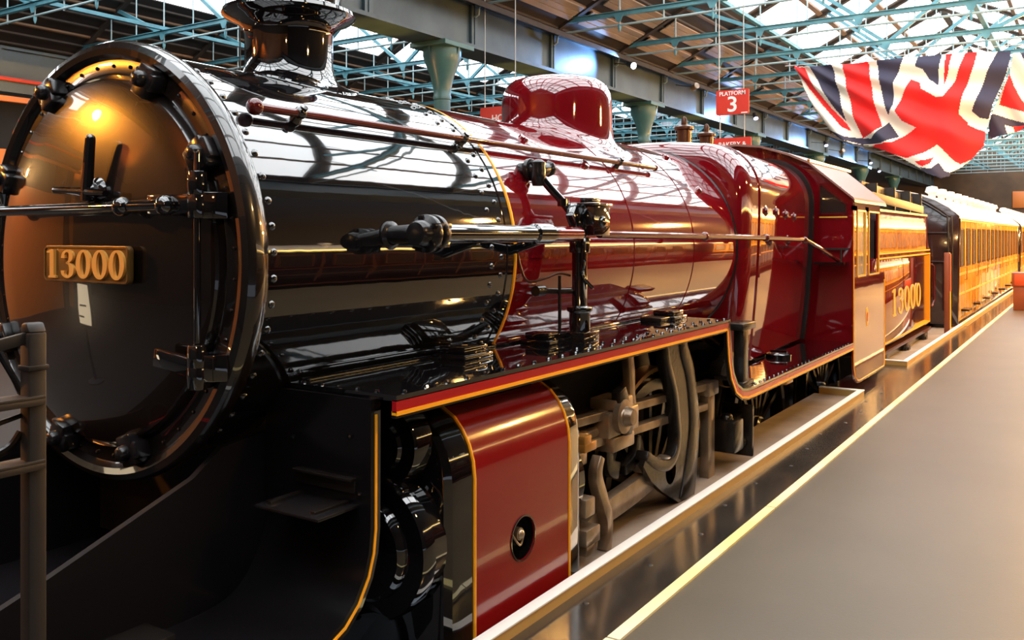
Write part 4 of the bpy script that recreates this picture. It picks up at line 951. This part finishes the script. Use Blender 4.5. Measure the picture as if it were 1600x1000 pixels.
for i, x in enumerate((-16, -10, -4)):
    t, p, d = spot_fixture(x, -7.6, 4.2, 'warm lamp washing the front wall, mirrored in the locomotive front', 'bulb_warm', (0, -.7, .7), 'front wall washers', to=(x, -9.02, 3.9))
    light('SPOT', (x, -7.75, 4.4), 1500, (1, .42, .07), (x, -9.0, 6.2), t, .1, 110, .6)
for y in (10.6, 15.6, 20.6, 26.2):
    t = thing('uplighter', 'warm floor uplighter under the girder behind the train', 'uplighter', (-7.85, y, 0), 'girder uplighters')
    part(MB().lathe([(.14, 0), (.14, .04), (.09, .06), (.10, .22), (.085, .22), (.08, .12), (0, .12)], (-7.85, y, 0), 'z', 20), 'housing', 'lamp_body', t)
    part(MB().lathe([(0, .17), (.078, .17), (.078, .15)], (-7.85, y, 0), 'z', 20), 'lens', 'bulb_warm', t)
    light('SPOT', (-7.85, y, .24), 1500, (1, .6, .12), (-7.85, y, 5.7), t, .06, 20, .8)

# ================================================================== SMALL THINGS
# steel access steps at the lower left
sx, sy = 1.868, -1.35
sp = thing('barrier_stand', 'slim grey steel stand with two ledges at the lower left edge', 'stand', (sx, sy, 0))
part(MB().box(sx - .017, sx + .017, sy - .017, sy + .017, 0, 1.568).prism([(-.017, 1.568), (.017, 1.568), (.006, 1.586), (-.010, 1.586)], lambda a, b: (sx + a, sy - .017, b), (0, .034, 0)), 'upright', 'steel_grey', sp, bevel=.004)
part(MB().box(sx - .10, sx + .10, sy - .10, sy + .10, 0, .012), 'foot', 'steel_grey', sp, bevel=.003)
part(MB().box(sx - .020, sx + .020, sy - .02, sy + .02, 1.496, 1.506), 'clamp_band', 'steel_grey', sp, bevel=.002)
for z in (1.443, 1.322):
    part(MB().box(sx - .03, sx + .022, sy - .5, sy + .012, z, z + .006).box(sx + .016, sx + .022, sy - .5, sy + .012, z - .012, z), 'ledge', 'steel_grey', sp, bevel=.001)
part(MB().bar((sx, sy, 1.56), (sx - .03, sy - .3, 1.50), .012, .022), 'brace', 'steel_grey', sp, bevel=.002)
part(MB().tube(spline([(sx - .06, sy - .05, 1.57), (sx - .045, sy - .04, 1.53), (sx - .03, sy - .02, 1.48), (sx - .02, sy - .01, 1.45)], 5), .006, 8), 'hose', 'black_satin', sp)
part(MB().tube([(sx - .012, sy - .015, 1.412), (sx - .03, sy - .25, 1.36)], .005, 6), 'brace', 'steel_grey', sp)
part(MB().tube(spline([(sx - .015, sy - .015, 1.38), (sx - .02, sy - .04, 1.35), (sx - .03, sy - .1, 1.335), (sx - .05, sy - .2, 1.33)], 5), .008, 8), 'hose', 'iron', sp)
# backlit information board ahead of the locomotive, mirrored low in its door
ib = thing('information_board', 'small backlit cream information board ahead of the locomotive, mirrored low in its door', 'board', (-3.4, -2.2, 0))
part(MB().tube([(-3.4, -2.2, 0), (-3.4, -2.2, .75)], .03, 12).lathe([(.18, 0), (.18, .02), (.03, .04)], (-3.4, -2.2, 0), 'z', 24), 'stand', 'lamp_body', ib)
part(MB().box(-3.66, -3.14, -2.26, -2.20, .72, 1.28), 'case', 'lamp_body', ib, bevel=.01)
part(MB().box(-3.62, -3.18, -2.20, -2.194, .76, 1.24), 'lit_face', 'bulb_cream', ib, smooth=0)
part(MB().box(-3.55, -3.30, -2.194, -2.190, .98, 1.00).box(-3.60, -3.40, -2.194, -2.190, .84, .86), 'printed_rule', 'lamp_body', ib, smooth=0)
# narrow notice board seen edge-on beside the carriage
nb = thing('notice_board', 'narrow red and yellow upright board between tender and golden carriage', 'board', (1.29, 15.6, -.02))
part(MB().box(1.25, 1.345, 15.58, 15.66, -.02, 1.44), 'post', 'cabinet_wood', nb, bevel=.006)
part(MB().box(1.345, 1.358, 15.575, 15.665, .75, 1.42), 'upper_panel', 'cabinet_red', nb, smooth=0)
part(MB().box(1.345, 1.356, 15.575, 15.665, .02, .74), 'lower_panel', 'lining_yellow', nb, smooth=0)
# wooden cabinet on the platform, right edge
cb = thing('wooden_cabinet', 'dark wooden cabinet with an orange top panel on the platform, right edge', 'cabinet', (2.4, 22.0, 0))
part(MB().box(1.93, 2.9, 21.7, 22.3, 0, .55), 'body', 'cabinet_wood', cb, bevel=.01)
part(MB().box(1.90, 2.93, 21.68, 22.32, .55, .88), 'top_box', 'cabinet_wood', cb, bevel=.01)
part(MB().box(1.96, 2.87, 21.665, 21.68, .58, .85), 'front_panel', 'cabinet_red', cb, bevel=.004)
# far left background: girder fascia, red pipe, lit panels
fa = thing('gantry', 'grey gantry with a red pipe and orange strip, far left behind the locomotive front', 'gantry', (-10.5, 5, 0))
part(MB().box(-10.9, -10.4, -6, 9.6, 3.95, 4.35), 'beam', 'girder_grey', fa, smooth=0)
part(MB().box(-10.9, -10.4, -6, 9.6, 4.35, 4.42), 'beam_flange', 'girder_grey', fa, smooth=0)
part(MB().tube([(-10.35, -6, 4.24), (-10.35, 9.6, 4.10)], .03, 8), 'pipe', 'red_pipe', fa)
part(MB().box(-10.42, -10.34, -6, 9.6, 3.80, 3.88), 'strip', 'panel_orange', fa, smooth=0)
for y in (-5.5, 2, 9.4): part(MB().box(-10.85, -10.5, y - .15, y + .15, 0, 3.95), 'leg', 'wall_dark', fa, smooth=0)
part(MB().box(-10.85, -10.7, -6, 9.6, .05, 3.1), 'lit_panel', 'panel_orange', fa, smooth=0)
for i, y in enumerate((-2, 4, 8.5)):
    t, p, d = spot_fixture(-9.3, y, 3.5, 'warm wall washer lamp behind the locomotive, lighting the orange panels', 'bulb_warm', (-.8, 0, -.6), 'wall washers', to=(-9.3, y, 7.55))
    light('POINT', (-9.6, y, 3.3), 120, WARM, None, t, .08)
